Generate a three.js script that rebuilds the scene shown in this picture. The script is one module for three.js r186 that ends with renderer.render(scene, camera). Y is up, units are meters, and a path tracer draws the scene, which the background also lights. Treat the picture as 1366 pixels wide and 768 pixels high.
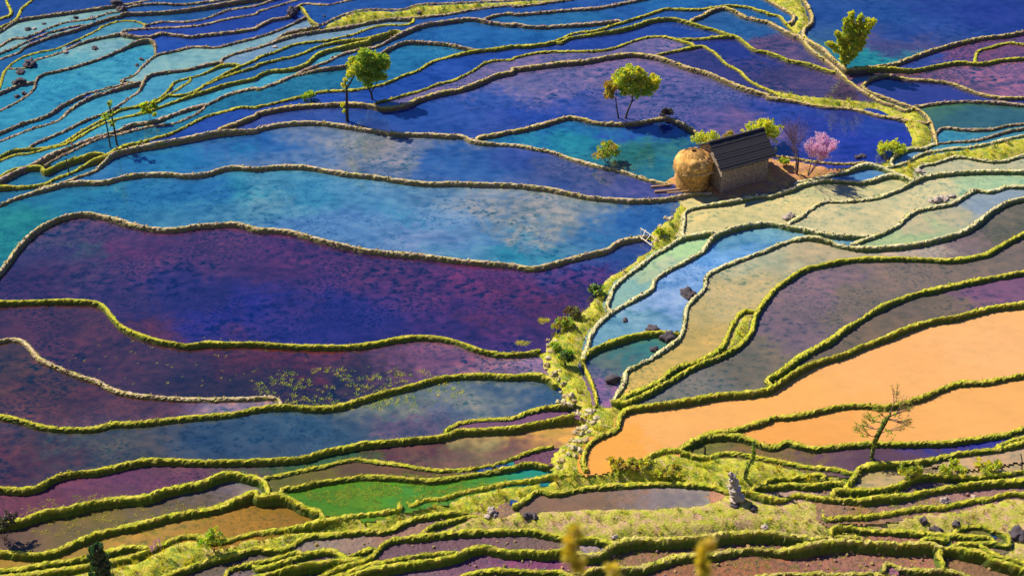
import * as THREE from 'three';
import { mergeGeometries, mergeVertices, toCreasedNormals } from 'three/addons/utils/BufferGeometryUtils.js';
import { createNoise2D, createNoise3D } from 'simplex-noise';

// ---------------------------------------------------------------- camera, sky, sun, exposure
const scene = new THREE.Scene();
const camera = new THREE.PerspectiveCamera(20, 1366 / 768, 0.5, 4000);
camera.position.set(0, 90, 0);
camera.rotation.set(THREE.MathUtils.degToRad(-36), 0, 0);
camera.focus = 160;
camera.userData.fStop = 0.9;
const renderer = new THREE.WebGLRenderer();
renderer.toneMapping = THREE.LinearToneMapping;
renderer.toneMappingExposure = 1.6;
renderer.shadowMap.enabled = true;

function makeSky() {
  const w = 512, h = 256, d = new Float32Array(w * h * 4);
  const zen = [0.013, 0.062, 0.25], mid = [0.022, 0.09, 0.31], hor = [0.14, 0.23, 0.42];
  for (let j = 0; j < h; j++) {
    const el = Math.max(0, Math.sin((j + 0.5) / h * Math.PI - Math.PI / 2));   // sine of the elevation
    const a = Math.pow(1 - el, 7), b = Math.pow(el, 0.8);
    for (let i = 0; i < w; i++) {
      const k = (j * w + i) * 4;
      for (let c = 0; c < 3; c++) d[k + c] = (mid[c] * (1 - b) + zen[c] * b) * (1 - a) + hor[c] * a;
      d[k + 3] = 1;
    }
  }
  const t = new THREE.DataTexture(d, w, h, THREE.RGBAFormat, THREE.FloatType);
  t.mapping = THREE.EquirectangularReflectionMapping;
  t.magFilter = t.minFilter = THREE.LinearFilter; t.needsUpdate = true;
  return t;
}
scene.background = makeSky();
scene.environment = scene.background;
const sun = new THREE.DirectionalLight(new THREE.Color().setRGB(1, 0.87, 0.64), 5);
sun.position.set(-0.57 * 300, 0.73 * 300, -0.38 * 300 - 130);
sun.target.position.set(0, 0, -130);
sun.castShadow = true; sun.shadow.radius = 1;
sun.shadow.mapSize.set(4096, 4096);
Object.assign(sun.shadow.camera, { left: -130, right: 130, top: 130, bottom: -130, near: 1, far: 700 });
scene.add(sun, sun.target);

// ---------------------------------------------------------------- the survey of the terraces (metres, plan x and z)
const BUNDS = [
  ['dry', 0.45, 0.2, [-66.71,-155.96, -64.34,-160.36, -61.96,-164.76, -59.11,-170.04, -57.76,-172.54, -55.57,-173.46, -51.47,-174.86, -47.32,-176.27, -45.2,-176.84, -43.98,-177.46, -38.62,-180.16, -34.16,-182.42, -29.7,-184.67]],
  ['grs', 0.5, 0.25, [-70.82,-161.35, -67.39,-164.99, -63.96,-168.63, -59.85,-173, -58.98,-173.92, -60.29,-177.46, -62.37,-183.08, -64.11,-187.77, -65.85,-192.46]],
  ['grs', 0.5, 0.25, [-68.61,-157.91, -65.71,-161.98, -62.81,-166.05, -59.34,-170.94, -58.04,-172.77, -57.99,-175.32, -57.38,-177.46, -55.74,-183.23, -54.37,-188.03, -53,-192.84]],
  ['dry', 0.45, 0.2, [-46.43,-175.09, -45.08,-176.17, -41.86,-176.84, -39.58,-176.55, -35.93,-177.46, -30.11,-178.9, -25.25,-180.1, -20.4,-181.3, -20.58,-181.96]],
  ['dry', 0.45, 0.2, [-46.09,-173.92, -45.85,-174.39, -43.47,-174.62, -41.3,-174.86, -39.16,-175.32, -36.2,-176.27, -33.03,-177.46, -27.41,-179.56, -22.72,-181.31, -18.04,-183.07, -18.31,-183.72]],
  ['dry', 0.45, 0.2, [-66.41,-152.93, -63.87,-157.24, -61.33,-161.55, -58.28,-166.72, -57.38,-168.26, -55.94,-168.57, -54.73,-169.82, -52.41,-172.08, -49.56,-173.09, -47.84,-174.39, -46.4,-174.95]],
  ['dry', 0.4, 0.2, [-68.81,-153, -69.06,-153.57, -65.56,-157.14, -62.06,-160.7, -57.85,-164.98, -56.49,-166.37, -55.84,-167.24, -53.59,-169.59, -50.11,-171.53, -49.63,-171.33]],
  ['dry', 0.4, 0.2, [-69.06,-153.57, -69.14,-152.69, -65.51,-156.13, -61.88,-159.57, -57.53,-163.7, -55.81,-165.33, -55.51,-166.28, -53.36,-168.57, -50.17,-170.81, -49.08,-171.85, -46.82,-173.69, -46.09,-173.92, -45.85,-174.39]],
  ['grs', 0.45, 0.2, [-54.12,-141.25, -54.91,-142.35, -55.31,-147.33, -55.71,-152.31, -56.18,-158.29, -56.38,-160.76, -55.74,-163.27, -54.23,-164.9, -51.75,-166.15, -49.97,-167.82, -48.28,-170.04, -47.29,-171.62, -45.74,-172.63, -43.97,-172.54, -42.73,-171.72, -42.37,-171.34]],
  ['dry', 0.5, 0.25, [-42.79,-170.36, -42.63,-171.17, -41.06,-172.17, -37.8,-172.31, -35.75,-173.23, -33.4,-175.32, -30.32,-176.5, -29.09,-177.46, -24.36,-181.14, -20.42,-184.22, -16.47,-187.29, -14.83,-186.4]],
  ['dry', 0.5, 0.25, [-44.94,-169.59, -44.78,-169.91, -43.55,-170.27, -39.72,-170.72, -36.33,-171.26, -33.49,-172.77, -30.04,-174.3, -30.08,-174.62, -27.64,-176.5, -26.41,-177.46, -21.66,-181.12, -17.71,-184.18, -13.75,-187.24]],
  ['dry', 0.5, 0.25, [-45.22,-169.47, -44.86,-169.15, -42.81,-168.57, -41.52,-168.57, -40.58,-169.37, -38.56,-168.92, -36.78,-168.57, -35.54,-168.92, -32,-169.82, -29.61,-170.81, -29.62,-170.94, -28.1,-172.77, -26.42,-173.46, -25.86,-174.39, -25.28,-176.27, -24.55,-176.74, -21.86,-176.5, -19.93,-177.46, -14.55,-180.12, -10.07,-182.33, -5.59,-184.55]],
  ['dry', 0.4, 0.2, [-56.23,-161.35, -54.29,-161.59, -53.64,-163.27, -51.3,-165.07, -50.12,-166.5, -47.91,-168.26, -44.94,-169.59, -44.78,-169.91]],
  ['dry', 0.4, 0.2, [-66.84,-144.66, -63.33,-148.23, -59.83,-151.8, -55.63,-156.08, -54.65,-157.08, -54.03,-157.89, -52.33,-158.42]],
  ['dry', 0.4, 0.2, [-63.42,-138.27, -63.87,-139.25, -61,-143.35, -58.14,-147.45, -54.71,-152.37, -53.21,-154.5, -52.31,-156.68, -52.35,-159.52, -51.52,-160.43, -50.95,-160.67, -48.74,-162.01, -46.56,-163.7, -44.44,-165.85, -43.02,-167.38, -41.6,-167.82, -40.99,-167.38, -40.28,-164.55]],
  ['dry', 0.45, 0.2, [-42.86,-157.82, -42.87,-158.7, -41.99,-159.52, -41.2,-162.01, -40.14,-164.34, -38.2,-165.41, -36.44,-166.37, -33.65,-166.28, -31.67,-167.38, -29.35,-168.7, -29.35,-168.7, -27.37,-170.27, -25.61,-172.08, -24.64,-173.23, -24.03,-173.69]],
  ['grs', 0.45, 0.2, [-25.33,-176.12, -24.9,-175.79, -24.03,-173.69, -23.21,-172.08, -22.49,-171.4]],
  ['dry', 0.4, 0.2, [-65.12,-136.06, -65.05,-136.68, -61.46,-140.17, -57.88,-143.66, -53.58,-147.84, -51.67,-149.7, -49.48,-151.41, -48.34,-153.53, -46.42,-155.89, -45.15,-156.68, -42.72,-157.89, -41.78,-158.38, -41.41,-158.04]],
  ['dry', 0.4, 0.2, [-65.27,-136.05, -65,-135.56, -61.32,-138.94, -57.64,-142.32, -53.21,-146.37, -50.81,-148.58, -48.27,-150.46, -47.37,-152.75, -45.84,-155.09, -42.81,-157.28, -40.57,-158.5]],
  ['dry', 0.45, 0.25, [-49.92,-144.67, -49.84,-145.29, -47.02,-148.4, -44.97,-150.84, -42.75,-152.75, -41.54,-154.9, -40.65,-156.68, -40.5,-158.7, -40,-159.93, -38.65,-160.55, -36.06,-161.26, -34.13,-162.35, -32.5,-162.64, -32.09,-162.06]],
  ['grs', 0.45, 0.25, [-62.71,-130.99, -59.5,-134.82, -56.29,-138.65, -52.44,-143.25, -51.54,-144.32, -47.12,-145.29, -45.65,-147.47, -44.46,-149.33, -43.05,-151.22, -41.91,-152.56, -39.67,-153.53, -38.13,-155.09, -37.45,-157.08, -37.06,-158.5, -35.58,-159.52, -34.43,-160.14, -32.41,-162.01, -30.97,-162.22, -30.28,-161.83]],
  ['dry', 0.55, 0.35, [-32.64,-162.61, -32.59,-163.27, -31.68,-164.34, -29.02,-166.06, -29.02,-166.06, -27.84,-166.94, -25.06,-168.92, -21.93,-170.04, -19.18,-170.94, -16.23,-172.31, -14.08,-172.91, -11.67,-173, -9.06,-173.55, -6.88,-174.16, -4.69,-175.09, -2.49,-175.79, 0.09,-176.27, 0.09,-176.03, 2.76,-176.5, 5.68,-177.46, 11.38,-179.32, 16.13,-180.87, 20.89,-182.42]],
  ['dry', 0.45, 0.25, [-27.28,-167.6, -26.19,-169.37, -24.77,-170.27, -22.25,-171.17, -20.67,-173, -19.03,-174.48, -16.87,-175.23, -12.89,-175.32, -11.17,-176.5, -8.07,-176.84, -2.5,-177.46, 3.46,-178.12, 8.43,-178.67, 13.4,-179.23, 13.4,-179.98]],
  ['grs', 0.45, 0.25, [-34.6,-155.89, -33.64,-157.69, -32.29,-159.72, -28.7,-163.49, -28.72,-163.7, -26.79,-165.2, -24.85,-166.94, -23.19,-167.51, -20.67,-168.04, -18.57,-168.7, -16.53,-170.36, -14.42,-171.26, -12.46,-171.26, -11.62,-171.85, -11.52,-173.03]],
  ['grs', 0.45, 0.25, [-37.38,-155.49, -35.21,-155.89, -33.47,-157.89, -31.28,-159.93, -28.49,-161.8, -28.51,-162.01, -26.57,-163.27, -24.17,-164.55, -22.03,-166.5, -19.98,-167.51, -17.21,-167.82, -14.72,-169.15, -13.46,-169.82, -12.53,-169.33]],
  ['grs', 0.5, 0.25, [-64.54,-132.16, -60.69,-135.35, -56.84,-138.54, -52.22,-142.37, -50.94,-143.43, -49.49,-143.78, -47.95,-144.68, -46.23,-145.65, -44.74,-147.84, -43.02,-150.08, -41.6,-150.91, -39.4,-151.98, -36.92,-153.92, -35.11,-155.29, -33.09,-156.68, -31.41,-157.89, -28.2,-159.52, -28.23,-159.72, -26.92,-160.97, -24.68,-161.38, -23.13,-162.64, -22.08,-164.77, -20.5,-166.06, -18.41,-166.63, -16.34,-167.6, -16.38,-168.26]],
  ['grs', 0.4, 0.2, [-40.13,-151.6, -38.83,-153.33, -37.72,-155.09, -36.42,-157.08, -35.48,-158.91, -35.58,-159.52]],
  ['dry', 0.6, 0.4, [-60.35,-125.17, -60.48,-125.5, -57.61,-129.59, -54.73,-133.68, -51.27,-138.58, -50.44,-139.77, -48.91,-141.33, -47.4,-143.08, -45.48,-144.86, -44.83,-145.47, -42.47,-147.29, -41.08,-148.21, -40.11,-149.33, -37.86,-150.08, -36.13,-151.6, -33.97,-153.14, -32.65,-153.72, -31.08,-155.49, -29.2,-156.68, -27.9,-157.08, -27.88,-156.88, -25.99,-158.29, -24.68,-159.52, -23.17,-160.97, -21.02,-162.43, -19.29,-164.34, -17.46,-165.41, -15.4,-166.28, -12.98,-168.92, -10.49,-171.17, -7.91,-172.08, -4.87,-172.91, -2.67,-172.08, 0.09,-171.4, 0.09,-171.62, 2.26,-170.94, 5.53,-171.17, 8.81,-171.62, 12.34,-172.31, 12.81,-171.96]],
  ['dry', 0.45, 0.25, [-47.5,-140.98, -46.21,-142.9, -44.98,-144.32, -43.07,-146.37, -40.94,-147.47, -38.06,-148.95, -35.62,-149.7, -33.56,-151.79, -32.82,-153.53]],
  ['grs', 0.55, 0.35, [-66.93,-135.87, -61.96,-136.4, -56.99,-136.94, -51.02,-137.57, -48.83,-137.81, -46.87,-138.25, -45.82,-139.43, -44.53,-140.46, -43.61,-141.5, -42.65,-142.37, -41.64,-143.08, -40.72,-144.32, -39.73,-145.22, -38.65,-145.65, -35.78,-147.11, -34.12,-148.95, -32.42,-150.84, -30.59,-151.98, -29.09,-152.75, -27.35,-152.67, -27.36,-152.75, -25.46,-153.72, -23.17,-154.9, -21.44,-155.89, -19.23,-156.36, -17.61,-156.48, -16.41,-156.88, -14.02,-157.89, -12.06,-159.72, -10.46,-160.97, -8.67,-163.27, -6.6,-164.34, -3.87,-165.41, -1.75,-165.85, 0.09,-166.5, 0.09,-166.5, 2.22,-166.63, 4.8,-167.51, 7.22,-169.59, 9.85,-170.27, 12.3,-171.62, 15.49,-173.69, 18.26,-175.42, 20.47,-175.32, 22.24,-175.32]],
  ['dry', 0.45, 0.25, [-24.11,-159.93, -21.52,-161.09, -19.27,-161.67, -17.85,-162.22, -16.07,-163.7, -14.87,-164.77, -13.7,-166.37, -12.26,-167.51, -9.9,-167.51, -7.32,-167.07, -5.59,-166.28, -3.87,-165.5]],
  ['drg', 0.55, 0.4, [-30.67,-147.72, -30.65,-148.21, -29.23,-149.33, -28.34,-150.08, -27.17,-151.22, -27.19,-151.41, -26.06,-151.98, -24.34,-152.67, -22.38,-153.14, -19.39,-153.45, -17.38,-153.53, -15.33,-153.14, -13.69,-152.56, -11.71,-153.14, -9.77,-154.7, -7.78,-155.89, -5.77,-156.68, -3.75,-158.09, -1.7,-159.93, 0.08,-160.76, 0.08,-161.17, 2.18,-161.8, 5.33,-162.64, 8.5,-163.27, 10.65,-164.13, 13.22,-164.77, 15.73,-164.34, 17.75,-163.06, 19.92,-161.38, 21.88,-160.14, 23.77,-158.29, 25.64,-156.68, 27.84,-155.29, 27.65,-155.09, 30.59,-154.31, 33.45,-153.14, 36.4,-152.75, 39.14,-151.22, 41.03,-150.65, 42.11,-150.08, 44.28,-149.6]],
  ['grs', 0.5, 0.35, [-15.04,-153.03, -14.57,-153.72, -13.39,-154.31, -11.43,-155.49, -9.45,-156.68, -8.26,-157.69, -6.44,-158.7, -4.41,-160.76, -2.98,-162.64, -1.73,-163.27, 0.08,-163.49, 0.08,-163.7, 2.63,-164.98, 5.18,-165.41, 8.16,-165.5, 10.29,-165.63, 12.04,-166.5, 14.05,-168.04, 16.05,-169.01, 17.77,-168.92, 19.4,-167.82, 20.61,-166.94, 20.87,-166.38]],
  ['grs', 0.45, 0.3, [-60.31,-125.75, -60.62,-126.16, -57.76,-130.25, -54.89,-134.35, -51.44,-139.26, -50.6,-140.46, -49.02,-140.98, -47.88,-140.98, -47.11,-140.12, -46.81,-140.46, -45.75,-141.67, -44.25,-142.72, -42.9,-143.61, -41.9,-143.43, -41.55,-143.2]],
  ['pal', 0.5, 0.35, [-47.17,-137.07, -45.52,-138.08, -43.59,-139.6, -42.29,-140.63, -41.62,-142.02, -40.94,-143.43, -39.21,-144.5, -36.3,-145.58, -33.74,-146.56, -30.97,-147.66, -26.83,-148.47, -26.84,-148.58, -24.98,-149.52, -22.65,-149.97, -20.47,-149.97, -18.04,-149.4, -15.81,-148.66, -14.21,-148.29, -12.21,-147.73, -9.06,-147.55, -6.7,-147.29, -5.13,-147.18, -4.13,-146.3, -2.76,-145.83, 0.08,-145.65, 2.98,-144.68, 3.94,-144.32, 6.4,-142.72, 8.65,-141.5, 11.08,-140.46, 13.26,-139.09, 15.09,-138.25, 15.82,-138.01]],
  ['drg', 0.55, 0.35, [-3.83,-146.2, -3.36,-146.92, -2.19,-147.29, 0.08,-148.21, 0.08,-148.14, 2.05,-148.95, 4.45,-150.27, 6.06,-151.03, 7.44,-150.65, 9,-149.89, 11.17,-149.63, 12.96,-149.78, 14.79,-150.46, 16.41,-150.84, 17.54,-150.08, 18.8,-148.58, 19.67,-147.29, 20.54,-146.19, 20.82,-145.74]],
  ['grs', 0.5, 0.3, [4.92,-167.61, 5.44,-167.38, 6.54,-168.48, 9.16,-169.37, 12.23,-170.27, 14.02,-171.17, 16.31,-172.77, 18.75,-173.23, 20.23,-172.54, 21.88,-171.4, 23.53,-170.49, 24.93,-169.37, 25.94,-168.7, 26.65,-167.38, 27.52,-165.63, 29.05,-164.98, 28.88,-164.98, 30.04,-164.13, 31.17,-163.06, 32.76,-162.43, 34.28,-161.38, 35.61,-160.55, 36.09,-160.52]],
  ['grs', 0.5, 0.3, [18.81,-168.48, 21.18,-168.48, 23.37,-168.83, 25.53,-168.92]],
  ['grs', 0.5, 0.35, [16,-164.17, 16.38,-164.55, 18.14,-165.33, 20.56,-166.28, 21.66,-166.63, 22.63,-165.63, 23.33,-164.13, 23.99,-162.43, 25.28,-160.76, 26.08,-158.7, 26.97,-157.49, 27.99,-156.48, 28.92,-155.49, 28.97,-154.74]],
  ['drg', 0.55, 0.35, [20.74,-172.19, 21.37,-173, 22.31,-173.69, 23.55,-175.09, 25.17,-175.79, 26.2,-175.09, 27.15,-173.69, 28.58,-172.77, 29.95,-172.17, 29.79,-172.31, 30.9,-170.72, 32.18,-168.92, 33.13,-168.04, 33.82,-165.41, 34.63,-163.7, 35.74,-161.38, 36.49,-159.52, 37.73,-157.08, 38.69,-155.49, 40.03,-153.92, 41.13,-153.33, 42.15,-152.37, 43.05,-152.85]],
  ['grs', 0.5, 0.35, [22.24,-175.32, 24.07,-175.89, 25.88,-176.27, 28.06,-175.89, 29.28,-174.95, 30.23,-174.39, 30.02,-174.16, 31.29,-173.69, 31.89,-171.62, 32.67,-169.37, 33.16,-168.26]],
  ['drg', 0.5, 0.4, [22.07,-190.96, 24.76,-186.74, 27.44,-182.52, 30.66,-177.46, 31.95,-175.42, 33.05,-173.69, 32.58,-171.85, 31.99,-171.32]],
  ['drg', 0.6, 0.5, [33.7,-193.41, 34.07,-188.42, 34.45,-183.44, 34.9,-177.46, 35.17,-173.92, 34.83,-171.62, 33.71,-169.82, 33.56,-168.04, 34.59,-166.28, 35.42,-164.77, 35.83,-163.27, 36.75,-161.17, 37.24,-160.34]],
  ['dry', 0.6, 0.4, [-3.4,-172.36, -3.11,-172.77, -1.8,-173.69, 0.09,-174.16, 0.09,-173.92, 3.4,-174.39, 6.73,-175.09, 10.07,-175.56, 12.55,-176.5, 14.61,-177.46, 20.06,-179.97, 24.6,-182.07, 29.14,-184.17]],
  ['drg', 0.5, 0.35, [37.28,-160.55, 39.64,-160.97, 41.42,-161.59, 42.75,-162.01, 44.67,-163.27, 48.06,-165.41, 50.94,-166.94, 54.02,-168.26, 56.28,-168.7, 59,-169.59, 64.7,-171.46, 69.45,-173.02, 74.2,-174.58]],
  ['grs', 0.5, 0.4, [37.97,-160.97, 40.05,-160.97, 42.14,-160.97, 44.18,-160.76, 47.31,-161.8, 50,-162.64, 52.68,-162.43, 54.98,-163.27, 57.53,-163.7, 63.45,-164.69, 68.38,-165.51, 73.31,-166.33]],
  ['grs', 0.5, 0.3, [51.9,-162.49, 51.94,-162.85, 52.94,-165.41, 54.63,-166.28, 56.82,-167.38, 58.34,-166.94, 64.1,-165.27, 68.91,-163.89, 73.71,-162.5]],
  ['drg', 0.5, 0.35, [38.14,-157.08, 39.24,-158.7, 40.21,-159.52, 41.53,-159.93, 43.65,-159.11, 46.05,-158.7, 48.19,-158.09, 49.57,-156.88, 51.14,-155.69, 52.98,-154.9, 55.34,-154.9, 61.34,-154.9, 66.34,-154.9, 71.34,-154.9]],
  ['drg', 0.5, 0.35, [38.18,-157.28, 39.16,-155.89, 40.78,-154.7, 42.01,-153.72, 43.39,-152.56, 43.88,-151.98, 44.29,-150.08, 44.23,-147.84, 44.03,-145.47]],
  ['dry', 0.5, 0.3, [43.11,-153.14, 45.68,-153.92, 48.82,-154.39, 51.79,-154.11, 55,-153.53, 60.9,-152.45, 65.82,-151.55, 70.74,-150.66]],
  ['dry', 0.45, 0.3, [43.97,-145.65, 44.7,-148.21, 45.64,-148.95, 47.54,-148.58, 50.1,-148.58, 52.25,-149.33, 54.04,-149.7, 59.92,-150.93, 64.81,-151.95, 69.71,-152.98, 69.27,-152.9]],
  ['dry', 0.45, 0.3, [44.21,-145.83, 46.04,-146.19, 48.03,-146.37, 50.19,-147.29, 52.42,-148.4, 53.81,-148.77, 59.61,-150.32, 64.44,-151.61, 69.27,-152.9]],
  ['pfc', 0.5, 0.35, [16.5,-129.03, 16.35,-129.69, 16.68,-131.56, 17.03,-133.47, 18.09,-134.12, 19.6,-134.51, 21.88,-135.09, 23.81,-135.82, 25.44,-136.08, 25.27,-135.91, 27.26,-136.91, 29.31,-138.25, 31.29,-138.92, 33.52,-138.75, 35,-138.58, 36.18,-138.92, 37.85,-139.77, 38.98,-139.77, 39.95,-138.92, 40.29,-138.58]],
  ['pfc', 0.5, 0.35, [28.54,-137.74, 28.37,-138.25, 30.37,-139.09, 31.99,-139.77, 33.99,-140.46, 35.46,-141.33, 36.64,-141.5, 37.84,-140.81, 38.67,-140.12, 38.82,-139.77]],
  ['drg', 0.45, 0.3, [26.93,-143.08, 28.8,-142.72, 30.8,-142.02, 32.66,-141.67, 34.95,-141.67, 36.12,-141.85, 36.3,-141.45]],
  ['pfc', 0.45, 0.3, [38.75,-141.38, 38.64,-142.02, 39.74,-143.78, 41.06,-144.68, 42.65,-144.86, 43.57,-145.58, 43.97,-145.65]],
  ['pfc', 0.45, 0.3, [37.65,-140.81, 39.98,-142.02, 42.24,-143.78, 44.74,-144.68, 47.77,-145.22, 49.89,-146.01, 52.06,-146.92, 53.49,-147.47, 59.09,-149.63, 63.75,-151.43, 68.42,-153.23, 68.67,-152.76]],
  ['pfc', 0.45, 0.3, [41.28,-139.26, 41.01,-140.46, 41.82,-141.67, 43.03,-142.02, 44.1,-142.55, 45.4,-143.25, 46.54,-143.18, 48.12,-142.55, 50,-142.37, 51.51,-143.08, 52.53,-143.61, 57.84,-146.39, 62.27,-148.7, 66.71,-151.02, 66.86,-151.36]],
  ['pfc', 0.5, 0.35, [26.6,-130.89, 26.88,-131.4, 28.13,-132.51, 29.23,-133.8, 30.71,-135.09, 32.95,-135.26, 35.63,-135.75, 38.07,-136.91, 40.04,-138.42, 41.78,-139.6, 43.79,-140.19, 46.71,-140.53, 49.58,-140.63, 51.76,-140.53, 57.75,-140.24, 62.75,-140.01, 67.74,-139.77]],
  ['pfc', 0.5, 0.3, [24,-131.56, 25.61,-131.4, 26.46,-130.93, 28.2,-130.46, 29.89,-129.69, 31.64,-129.38, 33.41,-129.22, 35.22,-129.32]],
  ['pfc', 0.5, 0.35, [32.08,-127.7, 34.04,-128.76, 35.64,-129.69, 37.35,-131.09, 38.31,-132.35, 39.66,-133.63, 41.63,-134.28, 43.2,-134.77, 44.78,-136.08, 46.16,-137.24, 47.61,-137.07, 49.5,-137.91, 51.11,-137.91, 57.11,-137.91, 62.11,-137.91, 67.11,-137.91]],
  ['pfc', 0.5, 0.4, [8.39,-104.88, 8.93,-106.07, 9.47,-107.28, 9.88,-109, 10.72,-109.62, 12.09,-110.75, 13.5,-112.15, 14.58,-113.31, 15.2,-114.89, 15.5,-116.49, 15.81,-118.12, 16.61,-119.5, 17.59,-120.9, 18.15,-123.11, 19.86,-124.56, 21.75,-125.74, 24.33,-127.24, 25.35,-128, 27.08,-128.92, 28.54,-129.07, 30.06,-128.46, 31.37,-127.7, 33.07,-127.24, 35.23,-127.39, 37.6,-127.7, 39.11,-128.15, 41.45,-129.07, 43.48,-130.15, 45.06,-131.56, 46.26,-132.83, 47.48,-134.12, 49.26,-135.42, 50.61,-135.91, 56.24,-137.98, 60.94,-139.7, 65.63,-141.42]],
  ['gfc', 0.5, 0.45, [8.86,-104.88, 9.33,-104.76, 10.29,-105.12, 11.95,-106.31, 13.65,-107.76, 15.03,-109, 16.24,-109.87, 17.61,-110.62, 18.84,-111.51, 20.12,-112.79, 21.24,-114.62, 21.83,-116.76, 22.61,-118.4, 23.4,-119.78, 24.09,-120.9, 25.68,-122.53, 27.28,-123.98, 29.13,-124.71, 31.36,-125.45, 33.87,-125.74, 36.34,-125.74, 38.95,-125.6, 41.21,-125.45, 43.07,-125.89, 44.79,-126.49, 46.53,-127.85, 49.1,-129.84, 53.83,-133.53, 57.78,-136.6, 61.72,-139.67, 61.79,-140.01]],
  ['gfc', 0.5, 0.4, [8.39,-104.88, 8.86,-104.88, 9.53,-105.59, 11.17,-106.55, 12.51,-107.52, 13.22,-108.5, 14.27,-109.49, 15.95,-110.24, 17.34,-111.26, 18.45,-112.54, 19.11,-114.1, 19.81,-115.95, 20.81,-117.44, 22.09,-117.31]],
  ['gfc', 0.55, 0.55, [21.99,-106.87, 21.77,-107.76, 23.21,-109, 24.92,-110.87, 26.39,-112.02, 28.06,-113.31, 29.26,-114.62, 30.81,-115.95, 32.8,-117.71, 35.11,-119.22, 37.01,-120.2, 38.29,-120.62, 40.72,-121.53, 44.43,-122.67, 47.53,-123.54, 53.3,-125.16, 58.12,-126.51, 62.93,-127.86]],
  ['gfc', 0.5, 0.35, [6.07,-110.5, 6.6,-111.64, 7.95,-112.66, 9.64,-113.57, 11.67,-114.36, 13.18,-114.49, 14.92,-114.17]],
  ['pfc', 0.5, 0.4, [6.07,-110.5, 6.63,-112.54, 6.94,-114.1, 7.76,-115.82, 9.18,-117.57, 10.97,-119.22, 12.78,-120.9, 13.23,-122.39, 14.55,-123.83, 16.62,-125.6, 17.98,-126.94, 19.25,-129.07, 20.82,-130.31, 22.71,-131.09, 24.21,-131.5]],
  ['pfc', 0.5, 0.4, [8.99,-117.34, 8.61,-117.98, 8.84,-119.36, 9.36,-121.1, 10.48,-122.82, 11.98,-124.56, 13.13,-126.04, 14.85,-127.7, 16.19,-128.92, 17.86,-129.53, 19.51,-129.84, 19.85,-129.55]],
  ['grs', 0.5, 0.35, [6.07,-110.5, 6.63,-108.25, 7.04,-106.31, 7.13,-104.64, 7.23,-104.92]],
  ['orb', 0.5, 0.45, [5.95,-97.13, 5.9,-96.67, 5.7,-97.38, 5.82,-98.6, 6.16,-99.67, 7.12,-100.79, 8.23,-101.47, 8.72,-102.09, 8.94,-103.24, 9.6,-104.06, 11.03,-104.41, 12.94,-104.76, 15.03,-105.24, 17.13,-105.83, 19.05,-106.07, 20.67,-106.31, 21.76,-106.67, 23.04,-107.76, 24.69,-109.24, 26.65,-110.5, 28.74,-111.38, 30.57,-112.54, 31.29,-112.92, 32.75,-113.7, 34.24,-114.62, 36.11,-115.69, 37.92,-116.36, 39.69,-116.76, 41.55,-117.57, 43.4,-118.26, 46.35,-118.81, 52.25,-119.91, 57.16,-120.83, 62.08,-121.75]],
  ['orb', 0.5, 0.4, [14.43,-100.12, 16.05,-101.13, 17.62,-101.47, 19.4,-102.2, 21.3,-103.01, 21.51,-103.24, 23.26,-103.47, 25.7,-104.17, 27.68,-104.76, 29.27,-104.88, 31.11,-104.64, 32.77,-105.12, 34.49,-105.83, 35.92,-106.67, 37.38,-107.52, 38.57,-107.89, 40.17,-107.89, 41.89,-108.38, 43.87,-108.87, 49.69,-110.32, 54.55,-111.53, 59.4,-112.74]],
  ['orb', 0.5, 0.4, [8.69,-97.97, 9.1,-97.68, 10.47,-97.88, 11.27,-98.6, 12.68,-99.23, 13.44,-99.23, 14.43,-100.12, 15.41,-100.79, 16.96,-101.02, 18.49,-100.97, 19.8,-100.34, 20.9,-99.79, 21.72,-100.01, 22.37,-100.34, 23.11,-100.12, 24.11,-99.67, 25.33,-99.67, 27.22,-100.01, 29.39,-100.23, 31.52,-100.17, 34.29,-100.23, 35.53,-100.34, 37.45,-100.68, 39.39,-101.13, 41.01,-101.47, 42.15,-101.97, 47.65,-104.39, 52.23,-106.4, 56.8,-108.41]],
  ['low', 0.55, 0.4, [13.44,-99.23, 14.17,-98.91, 15.51,-98.6, 17.08,-99.12, 18.73,-98.97, 20.73,-98.39, 21.78,-98.09, 23.52,-97.58, 25,-97.38, 25.88,-97.24, 27.45,-96.59]],
  ['low', 0.6, 0.5, [26.32,-94.81, 26.48,-95.28, 27.21,-96.17, 27.84,-97.28, 28.96,-97.68, 31.1,-97.88, 33.42,-98.19, 35.84,-98.91, 38.21,-99.34, 40.3,-99.79, 41.75,-100.34, 47.35,-102.5, 52.01,-104.3, 56.68,-106.09]],
  ['low', 0.5, 0.3, [39.38,-99.79, 40.61,-100.46, 41.89,-100.91, 47.55,-102.9, 52.26,-104.57, 56.98,-106.23, 56.68,-106.09]],
  ['low', 0.6, 0.5, [0.06,-93.23, 0.94,-94.01, 2.14,-95.08, 3.02,-94.79, 4.51,-94.98, 5.71,-95.38, 7.2,-95.58, 9,-95.77, 10.79,-95.87, 12.74,-95.93, 14.22,-95.81, 15.84,-95.58, 16.69,-95.18, 17.11,-94.94, 18,-94.89]],
  ['low', 0.6, 0.5, [17.11,-94.94, 18,-94.89, 18.99,-94.49, 20.21,-94.1, 21.26,-94.01, 22.37,-94.59, 22.95,-94.49, 24.24,-94.2, 25.98,-94.01, 27.43,-93.85, 29.24,-94.1, 30.76,-94.3, 32.47,-94.79, 34.35,-95.28, 36.34,-95.58, 38.2,-95.87, 40.72,-96.07, 46.7,-96.54, 51.68,-96.94, 56.67,-97.33]],
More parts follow.
